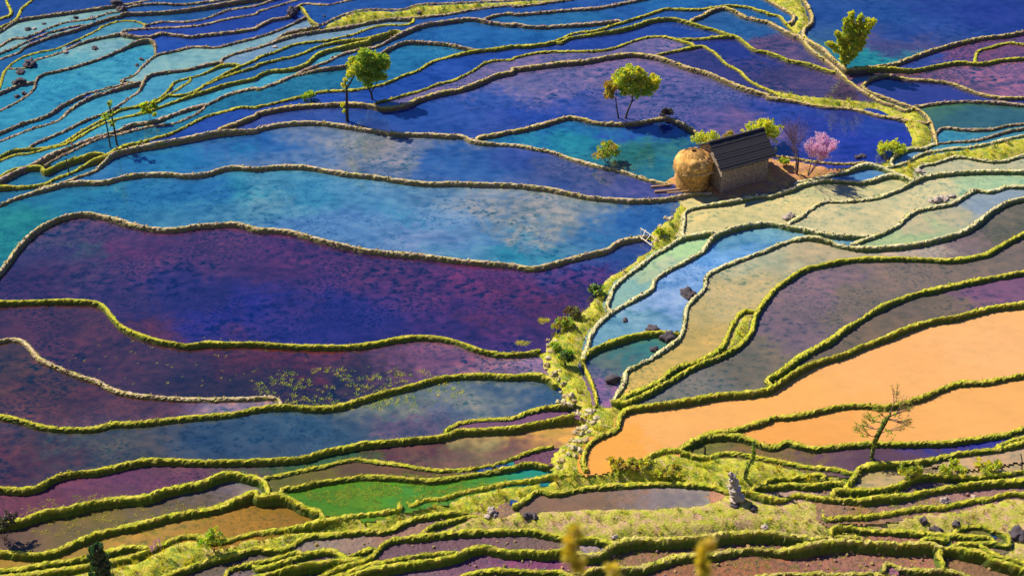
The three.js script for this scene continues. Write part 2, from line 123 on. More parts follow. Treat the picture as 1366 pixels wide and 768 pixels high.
  ['low', 0.55, 0.5, [25.19,-94.1, 25.51,-94.79, 27.29,-94.83, 29.1,-94.98, 30.67,-95.48, 32.01,-96.27, 33.26,-96.57, 35.04,-96.47, 36.81,-96.37, 38.67,-96.67, 40.96,-97.07, 46.87,-98.11, 51.79,-98.98, 56.71,-99.85, 56.99,-101.24]],
  ['low', 0.5, 0.4, [18.71,-94.61, 19.39,-95.38, 20.37,-95.38, 21.15,-95.48, 22.22,-95.68, 23.53,-95.48, 24.9,-95.68, 25.82,-95.87, 26.69,-95.53]],
  ['low', 0.5, 0.4, [20.04,-95.38, 20.33,-96.07, 21.85,-96.27, 23.37,-96.47, 24.87,-96.47, 24.71,-96.01]],
  ['low', 0.55, 0.5, [24.27,-92.5, 24.22,-91.99, 25.69,-92.08, 27.45,-92.18, 29.27,-92.56, 30.95,-92.94, 32.47,-93.23, 33.33,-93.14, 33.65,-93.23]],
  ['low', 0.55, 0.5, [33.33,-93.14, 33.65,-93.23, 34.73,-93.52, 36.31,-94.01, 37.85,-94.3, 39.29,-94.79, 40.39,-94.69, 46.37,-94.16, 51.35,-93.72, 56.33,-93.27]],
  ['low', 0.5, 0.45, [24.53,-90.17, 24.71,-90.86, 25.96,-91.05, 27.83,-90.95, 29.84,-90.86, 31.98,-90.67, 34.11,-90.49, 35.51,-90.3, 36.79,-90.21, 36.97,-89.63]],
  ['low', 0.5, 0.45, [34.11,-90.49, 34.35,-90.95, 35.32,-91.42, 36.33,-91.42, 37.25,-90.95, 38.09,-90.21, 38.06,-89.47]],
  ['lst', 0.6, 0.55, [4.06,-89.01, 5.62,-88.37, 6.91,-88.64, 7.8,-89.37, 9.27,-89.93, 11.57,-89.93, 13.75,-90.11, 15.94,-90.43, 17.4,-90.58, 19.81,-90.67, 21.39,-90.39, 23.23,-90.11, 24.53,-90.17, 25.69,-90.21, 26.81,-90.02, 26.85,-89.72]],
  ['lst', 0.6, 0.55, [4.57,-86.75, 5.42,-86.84, 6.14,-87.2, 7.57,-87.38, 9.26,-87.29, 10.86,-87.83, 12.18,-88.46, 13.77,-88.73, 15.5,-88.82, 16.38,-89.1, 17.99,-89.37, 19.64,-89.28, 20.94,-89.1, 22.69,-89.37, 24.32,-89.74, 25.63,-89.84, 27.62,-89.65, 29.59,-89.47, 31.32,-89.5, 32.16,-89.37, 32.86,-88.92]],
  ['low', 0.6, 0.6, [32.59,-87.09, 32.57,-87.83, 32.61,-88.73, 33.11,-89.1, 34.48,-88.82, 35.81,-88.37, 36.4,-87.83, 37.7,-87.29, 38.53,-86.84, 43.81,-83.99, 48.21,-81.62, 52.61,-79.24]],
  ['lst', 0.5, 0.4, [27.95,-86.91, 28.45,-87.83, 29.5,-87.38, 31.31,-87.2, 33.4,-87.02, 34.68,-86.41, 40.11,-83.85, 44.63,-81.72, 49.15,-79.59, 50.21,-80.54]],
  ['lst', 0.5, 0.4, [2.89,-83.88, 7.82,-84.75, 12.74,-85.62, 18.65,-86.66, 20.67,-87.02, 22.07,-86.93, 23.08,-87.02, 23.91,-86.93]],
  ['lst', 0.5, 0.4, [23.08,-87.02, 23.91,-86.93, 25.61,-86.93, 27.18,-87.02, 28.42,-86.84, 29.33,-86.41, 34.76,-83.87, 39.29,-81.75, 43.82,-79.63]],
  ['low', 0.5, 0.4, [33.57,-89.01, 33.88,-89.37, 35.35,-89.56, 36.81,-89.65, 38.06,-89.47, 38.09,-90.21]],
  ['low', 0.5, 0.4, [35.77,-89.47, 36.57,-88.55, 37.7,-87.92, 38.68,-87.47, 44.12,-84.95, 48.66,-82.85, 53.2,-80.75, 52.61,-79.24]],
  ['low', 0.5, 0.4, [31.32,-89.5, 31.55,-89.93, 32.45,-90.11, 33.44,-90.02, 33.65,-90.53]],
  ['dgr', 0.5, 0.3, [-62.39,-118.21, -57.4,-118.48, -52.41,-118.76, -46.42,-119.09, -43.9,-119.22, -41.37,-119.36, -37.91,-119.09, -36.92,-118.4, -35.98,-117.03, -34.85,-115.55, -33.32,-114.49, -31.5,-113.57, -29.77,-113.05, -28.4,-112.74, -26.81,-113.11, -25.16,-113.05, -22.42,-113.05, -20.75,-112.85, -18.27,-112.66, -15.8,-112.59, -13.35,-112.79, -11.73,-113.18, -10.11,-113.7, -8.47,-113.97, -6.81,-113.89, -5.15,-113.44, -3.81,-112.66, -2.65,-112.02, -1.34,-111.64, 0.07,-111.51, 1.37,-111.64, 2.52,-112.02]],
  ['pal', 0.5, 0.3, [-60.21,-108.51, -55.48,-110.13, -50.75,-111.76, -45.08,-113.7, -44.31,-113.97, -43.26,-113.7, -42.38,-112.79, -41.21,-111.26, -39.68,-110.24, -38.19,-109.37, -36.74,-108.62, -35.34,-108.01, -34.03,-107.03, -32.14,-106.31, -29.7,-105.95, -27.29,-105.71, -24.13,-105.71, -21.53,-105.83, -20.27,-105.88, -19.59,-105.47, -19.35,-104.73]],
  ['dgr', 0.55, 0.4, [-59.06,-108.9, -58.03,-107.64, -53.2,-106.37, -48.36,-105.11, -42.56,-103.59, -41.22,-103.24, -39.51,-102.55, -37.85,-102.09, -35.97,-101.97, -34.45,-102.09, -33.02,-102.66, -31.46,-102.66, -29.2,-103.01, -27.23,-103.36, -25.4,-103.59, -23.1,-103.94, -21.36,-104.53, -19.04,-104.76, -16.66,-104.53, -14.64,-104.76, -12.82,-105.59, -10.82,-106.55, -8.96,-107.28, -7.39,-108.01, -5.81,-108.62, -4.21,-108.87, -2.28,-108.87, 0.06,-108.75, 1.35,-108.8, 2.47,-108.62, 3.27,-108.13, 3.81,-107.28]],
  ['dgr', 0.5, 0.35, [-5.42,-101.37, -5.44,-101.86, -4.38,-102.78, -2.52,-103.24, 0.06,-103.47, 1.31,-104.17, 2.89,-104.64, 4.77,-104.76, 5.41,-105, 5.12,-104.85]],
  ['dgr', 0.55, 0.4, [-56.44,-95.86, -51.44,-95.58, -46.45,-95.31, -40.46,-94.98, -38.66,-94.89, -37.54,-95.18, -36.43,-96.27, -35.19,-96.77, -33.43,-96.97, -32.02,-97.48, -30.61,-97.99, -29.45,-98.29, -27.64,-98.29, -25.36,-98.19, -20.59,-98.23, -18.79,-98.39, -16.84,-98.6, -15.39,-99.34, -13.91,-99.79, -11.97,-100.34, -10.14,-100.57, -7.86,-100.91, -5.57,-101.29, -4.66,-101.75, -2.81,-101.97, 0.06,-102.2, 1.93,-102.78, 3.95,-103.24, 5.21,-103.47]],
  ['dgr', 0.5, 0.35, [-20.1,-96.13, -19.77,-96.37, -18.17,-96.87, -16.72,-97.38, -15.26,-97.78, -13.8,-98.39, -12.75,-98.6, -11.23,-98.39, -9.24,-98.09, -7.71,-97.68, -6.2,-97.38, -4.69,-97.38, -2.74,-97.68, -0.94,-98.19, 0.06,-98.6, 1.58,-99.45, 2.5,-99.79, 3.42,-100.01]],
  ['dgr', 0.5, 0.35, [-18.36,-94.4, -18.15,-95.18, -16.98,-95.38, -15.4,-95.97, -13.93,-96.27, -12.6,-96.57, -11.41,-96.67, -9.91,-96.57, -7.65,-96.27, -5.86,-96.27, -4.22,-96.67, -2.43,-97.07, 0.06,-97.68, 0.97,-97.99, 1.87,-97.99, 2.92,-97.58]],
  ['low', 0.5, 0.35, [-8.28,-93.84, -7.97,-93.52, -6.82,-94.1, -5.35,-94.3, -3.89,-94.98, -2.41,-95.38, -0.92,-95.87, 0.06,-96.07, 1.85,-96.27, 3.5,-96.47, 5.3,-96.57, 5.9,-96.67]],
  ['low', 0.55, 0.4, [-23.29,-89.93, -22,-90.02, -20.91,-90.49, -19.71,-90.86, -18.58,-91.05, -16.87,-91.33, -15.15,-91.61, -13.72,-91.9, -12.29,-92.28, -11.13,-92.47, -9.69,-92.75, -8.83,-93.04, -8.85,-93.63]],
  ['low', 0.6, 0.5, [-55.27,-88.13, -50.37,-89.13, -45.47,-90.13, -39.59,-91.33, -38.21,-91.61, -36.5,-92.47, -34.83,-92.85, -33.06,-93.52, -31.09,-94.01, -28.78,-94.3, -27.42,-95.08, -25.72,-95.58, -24.58,-95.97, -23.49,-96.67, -22.33,-96.97, -21.39,-96.67, -20.37,-96.37, -19.7,-95.77, -19.31,-94.98, -19.16,-94.35]],
  ['low', 0.65, 0.5, [-54.81,-90.52, -49.85,-89.9, -44.89,-89.29, -38.94,-88.55, -37.47,-88.37, -36.02,-88.28, -34.69,-88.73, -33.45,-89.65, -31.9,-90.58, -30.27,-91.14, -28.35,-91.8, -26.71,-92.47, -24.6,-93.04, -23.19,-93.43, -21.82,-94.2, -20.18,-94.79, -20.12,-94.3, -18.36,-94.4, -17.43,-94.01, -16.32,-93.23, -14.94,-92.5, -14.51,-91.74]],
  ['low', 0.55, 0.4, [-54.4,-84.77, -49.44,-85.42, -44.48,-86.07, -38.53,-86.84, -36.47,-87.11, -34.44,-87.56, -32.85,-88.1, -32.05,-88.37, -29.92,-89.19, -29.09,-89.37, -27.77,-89.19]],
  ['low', 0.55, 0.45, [-53.19,-84.93, -52.33,-83.5, -47.41,-84.41, -42.5,-85.32, -36.6,-86.41, -34.29,-86.84, -32.26,-87.29, -29.7,-88.01, -28.23,-88.55, -27.21,-89.28, -26.31,-89.93, -25.38,-90.43, -23.93,-90.39, -23.29,-89.93, -22,-90.02]],
  ['low', 0.6, 0.5, [-39.84,-78.33, -35.52,-80.86, -31.21,-83.38, -26.03,-86.41, -25,-87.02, -23.68,-87.65, -22.48,-88.28, -21.12,-88.73, -19.54,-89.37, -17.78,-89.01, -16.7,-89.65, -15.9,-90.39, -14.77,-90.58, -12.76,-90.77, -11.61,-90.95, -9.59,-91.05, -8.48,-91.9, -7.04,-92.47, -5.88,-92.75, -4.13,-92.94, -2.38,-93.04, -1.79,-93.04]],
  ['low', 0.5, 0.4, [-21.53,-85.81, -21.48,-87.11, -20.54,-87.56, -19.35,-87.83, -17.7,-88.28, -16.32,-88.73, -15.94,-88.43]],
  ['low', 0.5, 0.4, [-19.65,-87.76, -19.29,-87.29, -18.19,-87.56, -16.55,-88.19, -15.17,-88.73, -13.76,-88.92, -13.01,-88.46, -12.56,-88.19]],
  ['low', 0.5, 0.45, [-33.96,-81.77, -33.99,-82.12, -29.2,-83.54, -24.4,-84.96, -18.65,-86.66, -17.15,-87.11, -15.07,-87.56, -13.39,-87.83, -11.41,-88.01]],
  ['low', 0.55, 0.5, [-28.63,-79.1, -24.18,-81.39, -19.73,-83.67, -14.4,-86.41, -13.04,-87.11, -11.67,-87.65, -10.58,-88.37, -10.06,-89.28, -9.24,-90.02, -8.1,-90.21, -6.67,-90.39, -4.51,-90.77, -3.07,-90.86, -1.62,-90.95, 0.06,-90.95, 1.51,-90.95, 2.95,-90.49, 4.81,-90.11, 6.25,-90.02, 7.53,-89.65, 8.02,-89.37]],
  ['low', 0.5, 0.45, [-6.83,-90.37, -6.83,-90.77, -5.99,-91.52, -4.69,-92.08, -3.39,-92.47, -2.37,-92.47]],
  ['low', 0.5, 0.4, [-28.36,-79.24, -28.41,-80.49, -23.77,-82.34, -19.13,-84.19, -13.55,-86.41, -11.36,-87.29, -9.69,-87.83, -8.01,-88.28, -6.59,-88.55, -5.17,-88.73, -4.32,-88.73]],
  ['low', 0.55, 0.5, [-27.17,-80.91, -22.47,-82.63, -17.78,-84.35, -12.14,-86.41, -10.49,-87.02, -8.81,-87.38, -7.69,-87.65, -5.86,-87.92, -4.02,-88.55, -3.04,-89.19, -2.04,-89.37, -0.89,-89.01, 0.06,-88.82, 1.2,-88.92, 2.2,-88.73, 4.06,-89.01, 4.81,-90.11]],
  ['low', 0.5, 0.4, [-18.3,-79.29, -13.82,-81.52, -9.35,-83.74, -3.97,-86.41, -2.57,-87.11, -1.44,-87.29, 0.06,-87.29, 1.75,-87.11, 3.59,-87.11, 4.57,-86.75, 5.42,-86.84]],
  ['low', 0.5, 0.4, [-12.56,-88.19, -11.74,-88.64, -10.91,-89.1, -10.24,-88.98]],
  ['pal', 0.5, 0.35, [-51.73,-105.99, -51.15,-108.09, -50.03,-112.97, -48.91,-117.84, -47.56,-123.69, -47.23,-125.15, -46.89,-127.39, -46.29,-129.38, -45.28,-131.25, -43.78,-132.67, -42.09,-133.31, -40.37,-132.99, -38.39,-132.2, -36.4,-131.25, -34.29,-130.62, -32.14,-130.68, -30.41,-131.25, -28.62,-131.4, -26.82,-131.5, -24.61,-130.62, -22.78,-130.46, -20.93,-130, -19.04,-129.07, -17.18,-128.3, -15.33,-127.54, -13.51,-126.94, -10.83,-126.49, -8.15,-126.04, -5.49,-125.45, -2.84,-125, 0.07,-124.56, 1.82,-124.12, 3.58,-124.71, 5.71,-125.74, 7.68,-126.49, 8.94,-127.09, 10.26,-128.46, 11.72,-129.01, 12.63,-129.22, 12.99,-129.25]],
  ['pal', 0.5, 0.35, [-61.89,-123.71, -58.27,-127.16, -54.66,-130.62, -50.32,-134.77, -49.12,-135.91, -47.5,-136.91, -46.24,-137.91, -43.76,-138.58, -40.97,-138.75, -39.25,-139.6, -37.45,-140.12, -34.63,-140.19, -32.68,-139.84, -30.85,-140.29, -29.46,-141.15, -28.17,-141.5, -25.93,-141.22, -24.06,-141.57, -21.2,-141.57, -19.24,-140.98, -16.32,-140.12, -13.64,-139.6, -11.33,-138.92, -8.68,-138.42, -5.86,-138.42, -3.04,-138.25, 0.07,-138.08, 1.95,-137.74, 3.81,-137.34, 5.66,-136.58, 7.49,-135.91, 9.33,-135.59, 11.54,-135.26, 14.14,-135.42, 16.02,-135.75, 17.74,-136.34, 19.85,-136.47]],
];
const SHORES = [
  [16.44,-135.5, 15.73,-134.07, 15.44,-133.17, 14.46,-131.77, 13.28,-130.39, 12.66,-129.77, 12.63,-129.22],
  [12.79,-129.9, 13,-129.4, 12.87,-127.45, 11.59,-126.25, 10.59,-124.71, 8.77,-123.32, 7.85,-121.37, 6.88,-119.35, 6.36,-118.03, 5.11,-116.94, 3.92,-114.81, 3.04,-113.45, 2.56,-112.41],
  [2.56,-112.41, 2.34,-111.09, 2.45,-109.08, 2.47,-108.62],
  [3.71,-107.71, 3.93,-106.26, 3.78,-105.11],
  [3.78,-105.11, 4.97,-105.11, 5.33,-104.45, 5.37,-103.71, 5.13,-101.86, 4.36,-100.87, 3.43,-100.33, 3.29,-99.62, 2.91,-98.67, 2.59,-97.85, 2.76,-97.05, 1.02,-96.4],
  [7.11,-105.11, 6.33,-104.27, 5.69,-101.95, 5.13,-101.86],
  [5.95,-97.13, 7.95,-97.61, 9.13,-98.18, 9.4,-97.73],
  [37.36,-152.21, 38.2,-152.98, 39.74,-151.75, 40.9,-150.24, 41.34,-148, 40.95,-145.96, 39.13,-144.09, 37.26,-142.26, 36.52,-142.4, 36.12,-141.85],
  [27.14,-144.21, 26.73,-143.67, 26.16,-139.23, 28.37,-138.82, 28.8,-138.43],
  [15.53,-138.11, 15.77,-138.42, 16.54,-136.81, 16.88,-136.05],
  [14.67,-138.44, 15.23,-139.23, 15.88,-139.77, 16.64,-142.68, 19.64,-145.38],
  [19.64,-145.38, 24.8,-146.97, 27.24,-144.09, 26.73,-143.67],
  [-14.94,-92.5, -13.66,-92.89, -10.73,-92.96, -7.26,-94.2, -4.92,-94.82, -1.37,-95.77, 1.32,-96.4],
  [0.41,-93.27, 4.53,-93.58, 9.84,-93.73, 14.57,-94.04, 16.52,-94.67, 16.97,-95.02],
  [16.37,-94.62, 16.36,-94.2, 15.23,-94.82, 16.58,-95.22],
  [10.47,-97.88, 10.66,-97.61, 13.06,-97.37, 16.62,-96.89, 18.03,-96.09, 19.39,-95.38],
  [27,-95.92, 27.48,-95.77, 29.14,-96.4, 31.71,-97.37, 34.76,-97.61, 37.12,-97.37, 41.28,-98.18, 47.17,-99.33, 52.08,-100.28, 56.99,-101.24, 56.71,-99.85],
  [7.23,-104.92, 7.74,-105.11, 8.82,-105.21],
  [-1.64,-93.04, -0.76,-93.58, 0.41,-94.2, 0.94,-94.01],
  [24.7,-96.47, 24.71,-96.01, 24.19,-94.43, 24.27,-92.5, 24.22,-91.99],
  [16.44,-135.5, 16.91,-134.97, 17.47,-134.58, 17.96,-134.04],
  [20.06,-134.62, 19.82,-136.02, 20.18,-141.28, 19.64,-145.38],
  [-2.52,-92.66, -1.64,-93.04, 1,-93.27],
  [27.31,-157.15, 27.64,-157.39, 31.46,-155.95, 34.84,-155.16, 38.95,-154.54, 40.38,-154.38, 40.78,-154.7],
];
// colour of mud and turbid water, with blue sky reflection painted in, at a point of the plan: x, z, r, g, b (linear), 1 where the water is clear
const TINTS = [
  [-51.78,-176,0.012,0.044,0.189,1], [-42.24,-172.29,0.012,0.082,0.221,1], [-55.4,-158.2,0.027,0.218,0.298,1], [-46.75,-160.16,0.039,0.232,0.323,1],
  [-51.18,-157.71,0.022,0.196,0.323,1], [-44.74,-162.65,0.034,0.222,0.339,1], [-49.67,-166.07,0.150,0.302,0.318,1], [-46.93,-167.29,0.133,0.291,0.323,1],
  [-52.49,-163.5,0.039,0.239,0.323,1], [-44.7,-171.38,0.061,0.222,0.298,1], [-35.77,-164.35,0.165,0.314,0.318,1], [-38.31,-164.35,0.133,0.298,0.323,1],
  [-37.48,-159.34,0.046,0.222,0.339,1], [-50.82,-149.19,0.013,0.169,0.323,1], [-45.43,-153.76,0.035,0.222,0.339,1], [-32.87,-167.81,0.012,0.046,0.256,1],
  [-30.87,-172.29,0.012,0.033,0.209,1], [-38.16,-174.13,0.012,0.061,0.209,1], [-23.09,-173.21,0.012,0.055,0.221,1], [-25.09,-171.38,0.121,0.218,0.323,1],
  [-7.34,-175.06,0.012,0.171,0.298,1], [-17.75,-172.29,0.012,0.149,0.298,1], [-19.56,-162.65,0.012,0.075,0.221,1], [-23.16,-156.91,0.012,0.113,0.197,1],
  [-25.53,-156.11,0.012,0.113,0.189,1], [-11.29,-165.2,0.012,0.113,0.247,1], [-13.49,-159.34,0.012,0.100,0.221,1], [-6.94,-161.81,0.012,0.046,0.256,1],
  [-3.72,-169.58,0.012,0.086,0.256,1], [5.88,-173.21,0.012,0.091,0.221,1], [17.52,-176.38,0.012,0.091,0.256,1], [14.72,-174.13,0.012,0.057,0.221,1],
  [-55.66,-162.65,0.012,0.162,0.256,1], [-9.82,-151.45,0.012,0.046,0.221,1], [-3.47,-153.76,0.017,0.055,0.256,1], [-0.25,-156.91,0.105,0.100,0.215,1],
  [6.39,-160.16,0.105,0.090,0.204,1], [2.97,-152.21,0.012,0.039,0.247,1], [11.42,-160.98,0.114,0.085,0.201,1], [17.89,-158.52,0.073,0.067,0.193,1],
  [21.7,-155.32,0.050,0.061,0.186,1], [25.14,-149.94,0.105,0.067,0.172,1], [32.96,-149.19,0.012,0.020,0.189,1], [38.88,-146.97,0.012,0.021,0.256,1],
  [29.41,-152.21,0.012,0.033,0.221,1], [41.4,-148.3,0.375,0.177,0.100,0], [39.42,-149.94,0.012,0.033,0.221,1], [39.47,-145.96,0.012,0.027,0.238,1],
  [26.91,-165.2,0.012,0.019,0.141,1], [27.96,-166.94,0.073,0.040,0.087,1], [34.63,-160.16,0.062,0.040,0.100,1], [31.42,-160.98,0.034,0.023,0.065,1],
  [23.34,-163.5,0.027,0.023,0.109,1], [18.76,-169.58,0.012,0.039,0.209,1], [27.62,-171.38,0.012,0.075,0.209,1], [11.71,-166.94,0.012,0.033,0.209,1],
  [49.22,-170.48,0.012,0.036,0.189,1], [41.16,-174.13,0.012,0.046,0.189,1], [44.14,-166.59,0.047,0.040,0.121,1], [57.02,-174.13,0.012,0.021,0.171,1],
  [39.2,-162.65,0.012,0.171,0.189,1], [50.48,-164.35,0.105,0.040,0.087,1], [46.76,-162.65,0.012,0.036,0.189,1], [53.72,-160.16,0.167,0.078,0.153,0],
  [47.35,-161.48,0.105,0.051,0.087,1], [42.62,-158.52,0.017,0.026,0.141,1], [46.48,-157.23,0.021,0.028,0.171,1], [49.44,-152.21,0.022,0.078,0.100,1],
  [45.76,-153.76,0.039,0.113,0.051,1], [46.14,-148,0.027,0.169,0.259,1], [50.07,-148,0.039,0.183,0.259,1], [47.62,-144.09,0.270,0.309,0.253,0],
  [39.9,-144.09,0.069,0.183,0.339,1], [33.21,-140.87,0.069,0.183,0.382,1], [35.49,-140.87,0.061,0.171,0.360,1], [20.29,-133.3,0.418,0.378,0.186,0],
  [23.29,-133.94,0.399,0.369,0.193,0], [31.14,-137.21,0.373,0.360,0.193,0], [34.31,-133.94,0.373,0.351,0.207,0], [42.61,-138.55,0.364,0.360,0.222,0],
  [48.78,-139.23,0.224,0.353,0.224,0], [50.1,-144.8,0.270,0.309,0.253,0], [42.56,-141.98,0.299,0.309,0.207,0], [37.27,-130.14,0.224,0.324,0.175,0],
  [41.39,-132.66,0.315,0.293,0.193,0], [47.69,-134.58,0.160,0.222,0.298,1], [46.35,-128.91,0.056,0.071,0.046,1], [43.35,-128.3,0.135,0.099,0.121,1],
  [13.03,-123.55,0.270,0.342,0.237,0], [14.69,-127.09,0.264,0.439,0.224,0], [11.5,-121.26,0.133,0.279,0.298,1], [18.78,-125.3,0.096,0.255,0.551,1],
  [16.37,-121.82,0.151,0.287,0.551,1], [13.36,-118.47,0.187,0.295,0.519,1], [10.49,-115.76,0.088,0.222,0.298,1], [21.63,-119.57,0.315,0.277,0.154,0],
  [22.29,-125.3,0.270,0.293,0.207,0], [29.51,-126.49,0.299,0.262,0.166,0], [35.06,-125.89,0.270,0.240,0.222,0], [18.36,-114.18,0.331,0.248,0.089,0],
  [13.98,-109.08,0.347,0.262,0.080,0], [16.66,-117.38,0.315,0.262,0.119,0], [24.29,-130.14,0.098,0.250,0.339,1], [27.26,-130.77,0.121,0.250,0.339,1],
  [31.86,-119.57,0.108,0.096,0.081,0], [24.46,-115.23,0.108,0.084,0.121,1], [43.39,-125.3,0.113,0.096,0.088,0], [35.92,-122.97,0.126,0.105,0.096,0],
  [28.8,-121.82,0.128,0.094,0.135,0], [20.53,-110.08,0.100,0.096,0.081,0], [13.71,-105.68,0.100,0.109,0.112,0], [38.69,-119.57,0.108,0.091,0.074,0],
  [30.95,-114.18,0.100,0.083,0.067,0], [45.23,-121.26,0.119,0.062,0.130,1], [9.58,-111.09,0.092,0.127,0.076,1], [12.29,-112.62,0.027,0.138,0.128,1],
  [8.18,-109.08,0.061,0.078,0.128,1], [8.07,-106.64,0.204,0.090,0.223,1], [11.99,-108.29,0.347,0.262,0.080,0], [12.77,-110.28,0.347,0.262,0.089,0],
  [33.49,-110.08,0.558,0.294,0.110,0], [13.45,-102.41,0.548,0.286,0.096,0], [40.42,-112.1,0.558,0.309,0.130,0], [8.36,-99.7,0.543,0.258,0.052,0],
  [23.25,-106.16,0.548,0.286,0.087,0], [32.21,-103.33,0.543,0.279,0.087,0], [38.87,-105.21,0.548,0.286,0.096,0], [22.68,-101.95,0.528,0.251,0.066,0],
  [25.36,-99.26,0.085,0.046,0.087,0], [21.77,-99.7,0.150,0.101,0.027,0], [31.5,-99.53,0.073,0.040,0.065,1], [37.83,-100.6,0.017,0.027,0.221,1],
  [16.97,-100.42,0.115,0.122,0.022,0], [19.41,-100.42,0.085,0.085,0.052,0], [32.31,-97.37,0.320,0.244,0.130,0], [28.64,-97.05,0.284,0.225,0.100,0],
  [37.4,-98.67,0.328,0.238,0.152,0], [13.15,-98.67,0.150,0.085,0.052,0], [16.18,-98.67,0.127,0.071,0.083,0], [20.91,-97.61,0.115,0.061,0.100,0],
  [11.83,-97.05,0.150,0.101,0.039,0], [5.75,-94.82,0.150,0.101,0.066,0], [3.96,-94.2,0.150,0.089,0.066,0], [11.11,-95.22,0.136,0.119,0.148,0],
  [14.05,-94.82,0.227,0.209,0.190,0], [16.11,-94.67,0.313,0.156,0.100,0], [-33.42,-144.09,0.012,0.121,0.292,1], [-37.28,-144.09,0.012,0.116,0.256,1],
  [-26.05,-146.97,0.012,0.077,0.256,1], [-18.1,-145.52,0.144,0.177,0.215,1], [-21.84,-144.09,0.070,0.144,0.292,1], [-11,-143.38,0.119,0.157,0.201,1],
  [-6.32,-141.28,0.017,0.077,0.256,1], [-4.86,-144.09,0.012,0.061,0.221,1], [7.39,-141.28,0.047,0.061,0.149,1], [1.31,-143.38,0.022,0.046,0.221,1],
  [12.55,-138.55,0.047,0.051,0.186,1], [-14.22,-145.52,0.144,0.157,0.201,1], [5.28,-148.44,0.012,0.100,0.256,1], [13.15,-148.44,0.012,0.046,0.256,1],
  [-0.23,-146.97,0.012,0.128,0.259,1], [15.2,-144.09,0.022,0.113,0.100,1], [12.04,-142.68,0.012,0.113,0.157,1], [18.6,-147.71,0.017,0.046,0.221,1],
  [7.56,-146.25,0.012,0.171,0.223,1], [-46.67,-137.88,0.012,0.100,0.189,1], [-47.79,-130.14,0.012,0.154,0.157,1], [-35.95,-136.55,0.012,0.106,0.247,1],
  [-41.77,-135.89,0.012,0.127,0.221,1], [-27.19,-137.88,0.012,0.162,0.256,1], [-21.06,-136.55,0.022,0.160,0.298,1], [-24.75,-136.28,0.098,0.222,0.298,1],
  [-6.06,-132.66,0.088,0.183,0.339,1], [-11.94,-133.3,0.039,0.171,0.318,1], [1.25,-133.94,0.190,0.205,0.204,1], [5.69,-135.23,0.144,0.191,0.215,1],
  [2.68,-131.39,0.190,0.213,0.201,1], [12.19,-132.66,0.012,0.077,0.256,1], [8.43,-130.14,0.012,0.100,0.256,1], [8.28,-126.49,0.012,0.077,0.221,1],
  [1.21,-127.09,0.012,0.171,0.259,1], [-3.08,-128.91,0.061,0.171,0.339,1], [-16.9,-131.39,0.061,0.154,0.339,1], [-8.87,-130.14,0.100,0.171,0.339,1],
  [-32.54,-138.55,0.012,0.091,0.256,1], [-44.08,-126.49,0.022,0.012,0.071,1], [-41.77,-128.91,0.047,0.016,0.071,1], [-42.22,-127.69,0.039,0.078,0.075,1],
  [-35.81,-127.69,0.062,0.016,0.065,1], [-27.1,-126.49,0.037,0.016,0.071,1], [-28.69,-127.69,0.053,0.021,0.065,1], [-25.83,-117.38,0.012,0.012,0.141,1],
  [-36.37,-119.57,0.027,0.016,0.065,1], [-31.59,-119.57,0.012,0.012,0.088,1], [-12.87,-125.3,0.047,0.016,0.065,1], [-19.9,-125.3,0.039,0.013,0.065,1],
  [-5.6,-117.38,0.027,0.012,0.087,1], [-9.18,-121.82,0.050,0.016,0.071,1], [-15.62,-116.3,0.012,0.012,0.113,1], [-18.81,-114.7,0.012,0.012,0.113,1],
  [1.16,-119.57,0.047,0.012,0.041,1], [-1.59,-121.82,0.069,0.016,0.071,1], [6.74,-122.97,0.047,0.013,0.087,1], [8.25,-125.89,0.027,0.016,0.133,1],
  [-44.4,-121.82,0.027,0.012,0.046,1], [-43.36,-117.38,0.041,0.016,0.028,1], [-35.73,-116.3,0.047,0.019,0.028,1], [-38.63,-114.18,0.039,0.016,0.028,1],
  [-32.01,-114.18,0.056,0.016,0.028,1], [-27.24,-109.08,0.025,0.016,0.028,1], [-18.49,-111.59,0.069,0.012,0.015,1], [-22.22,-110.08,0.047,0.012,0.015,1],
  [-11.79,-109.08,0.014,0.012,0.012,1], [-16.8,-107.61,0.012,0.012,0.012,1], [-5.41,-111.09,0.105,0.040,0.087,1], [-2.15,-111.09,0.178,0.119,0.153,0],
  [1.1,-110.58,0.232,0.136,0.243,0], [-8.06,-112.1,0.088,0.041,0.088,0], [-23.76,-107.12,0.017,0.012,0.012,1], [-41.65,-110.08,0.041,0.024,0.012,1],
  [-38.41,-107.12,0.047,0.019,0.012,1], [-30.43,-105.21,0.056,0.019,0.012,1], [-35.42,-108.1,0.047,0.016,0.015,1], [-27.25,-105.02,0.067,0.035,0.067,0],
  [-24.13,-105.21,0.100,0.053,0.096,0], [-22.54,-105.11,0.048,0.144,0.292,1], [-21.39,-105.49,0.443,0.177,0.066,0], [-39.21,-99.7,0.047,0.023,0.012,1],
  [-40.87,-101.5,0.039,0.024,0.032,1], [-35.74,-100.6,0.047,0.059,0.046,1], [-29.38,-99.26,0.041,0.040,0.028,1], [-23.48,-100.6,0.022,0.046,0.081,1],
  [-17.59,-102.87,0.022,0.059,0.100,1], [-14.32,-101.05,0.022,0.052,0.081,1], [-8.36,-104.74,0.105,0.139,0.098,1], [-3.98,-105.68,0.136,0.164,0.148,0],
  [1.08,-106.64,0.027,0.063,0.120,1], [-2.69,-103.8,0.048,0.078,0.141,1], [2.36,-107.12,0.017,0.063,0.127,1], [-11.31,-101.95,0.027,0.052,0.081,1],
  [-39.94,-97.61,0.047,0.012,0.012,1], [-31.89,-96.4,0.085,0.032,0.083,0], [-37.44,-94.43,0.088,0.030,0.057,0], [-26.03,-97.21,0.088,0.032,0.078,0],
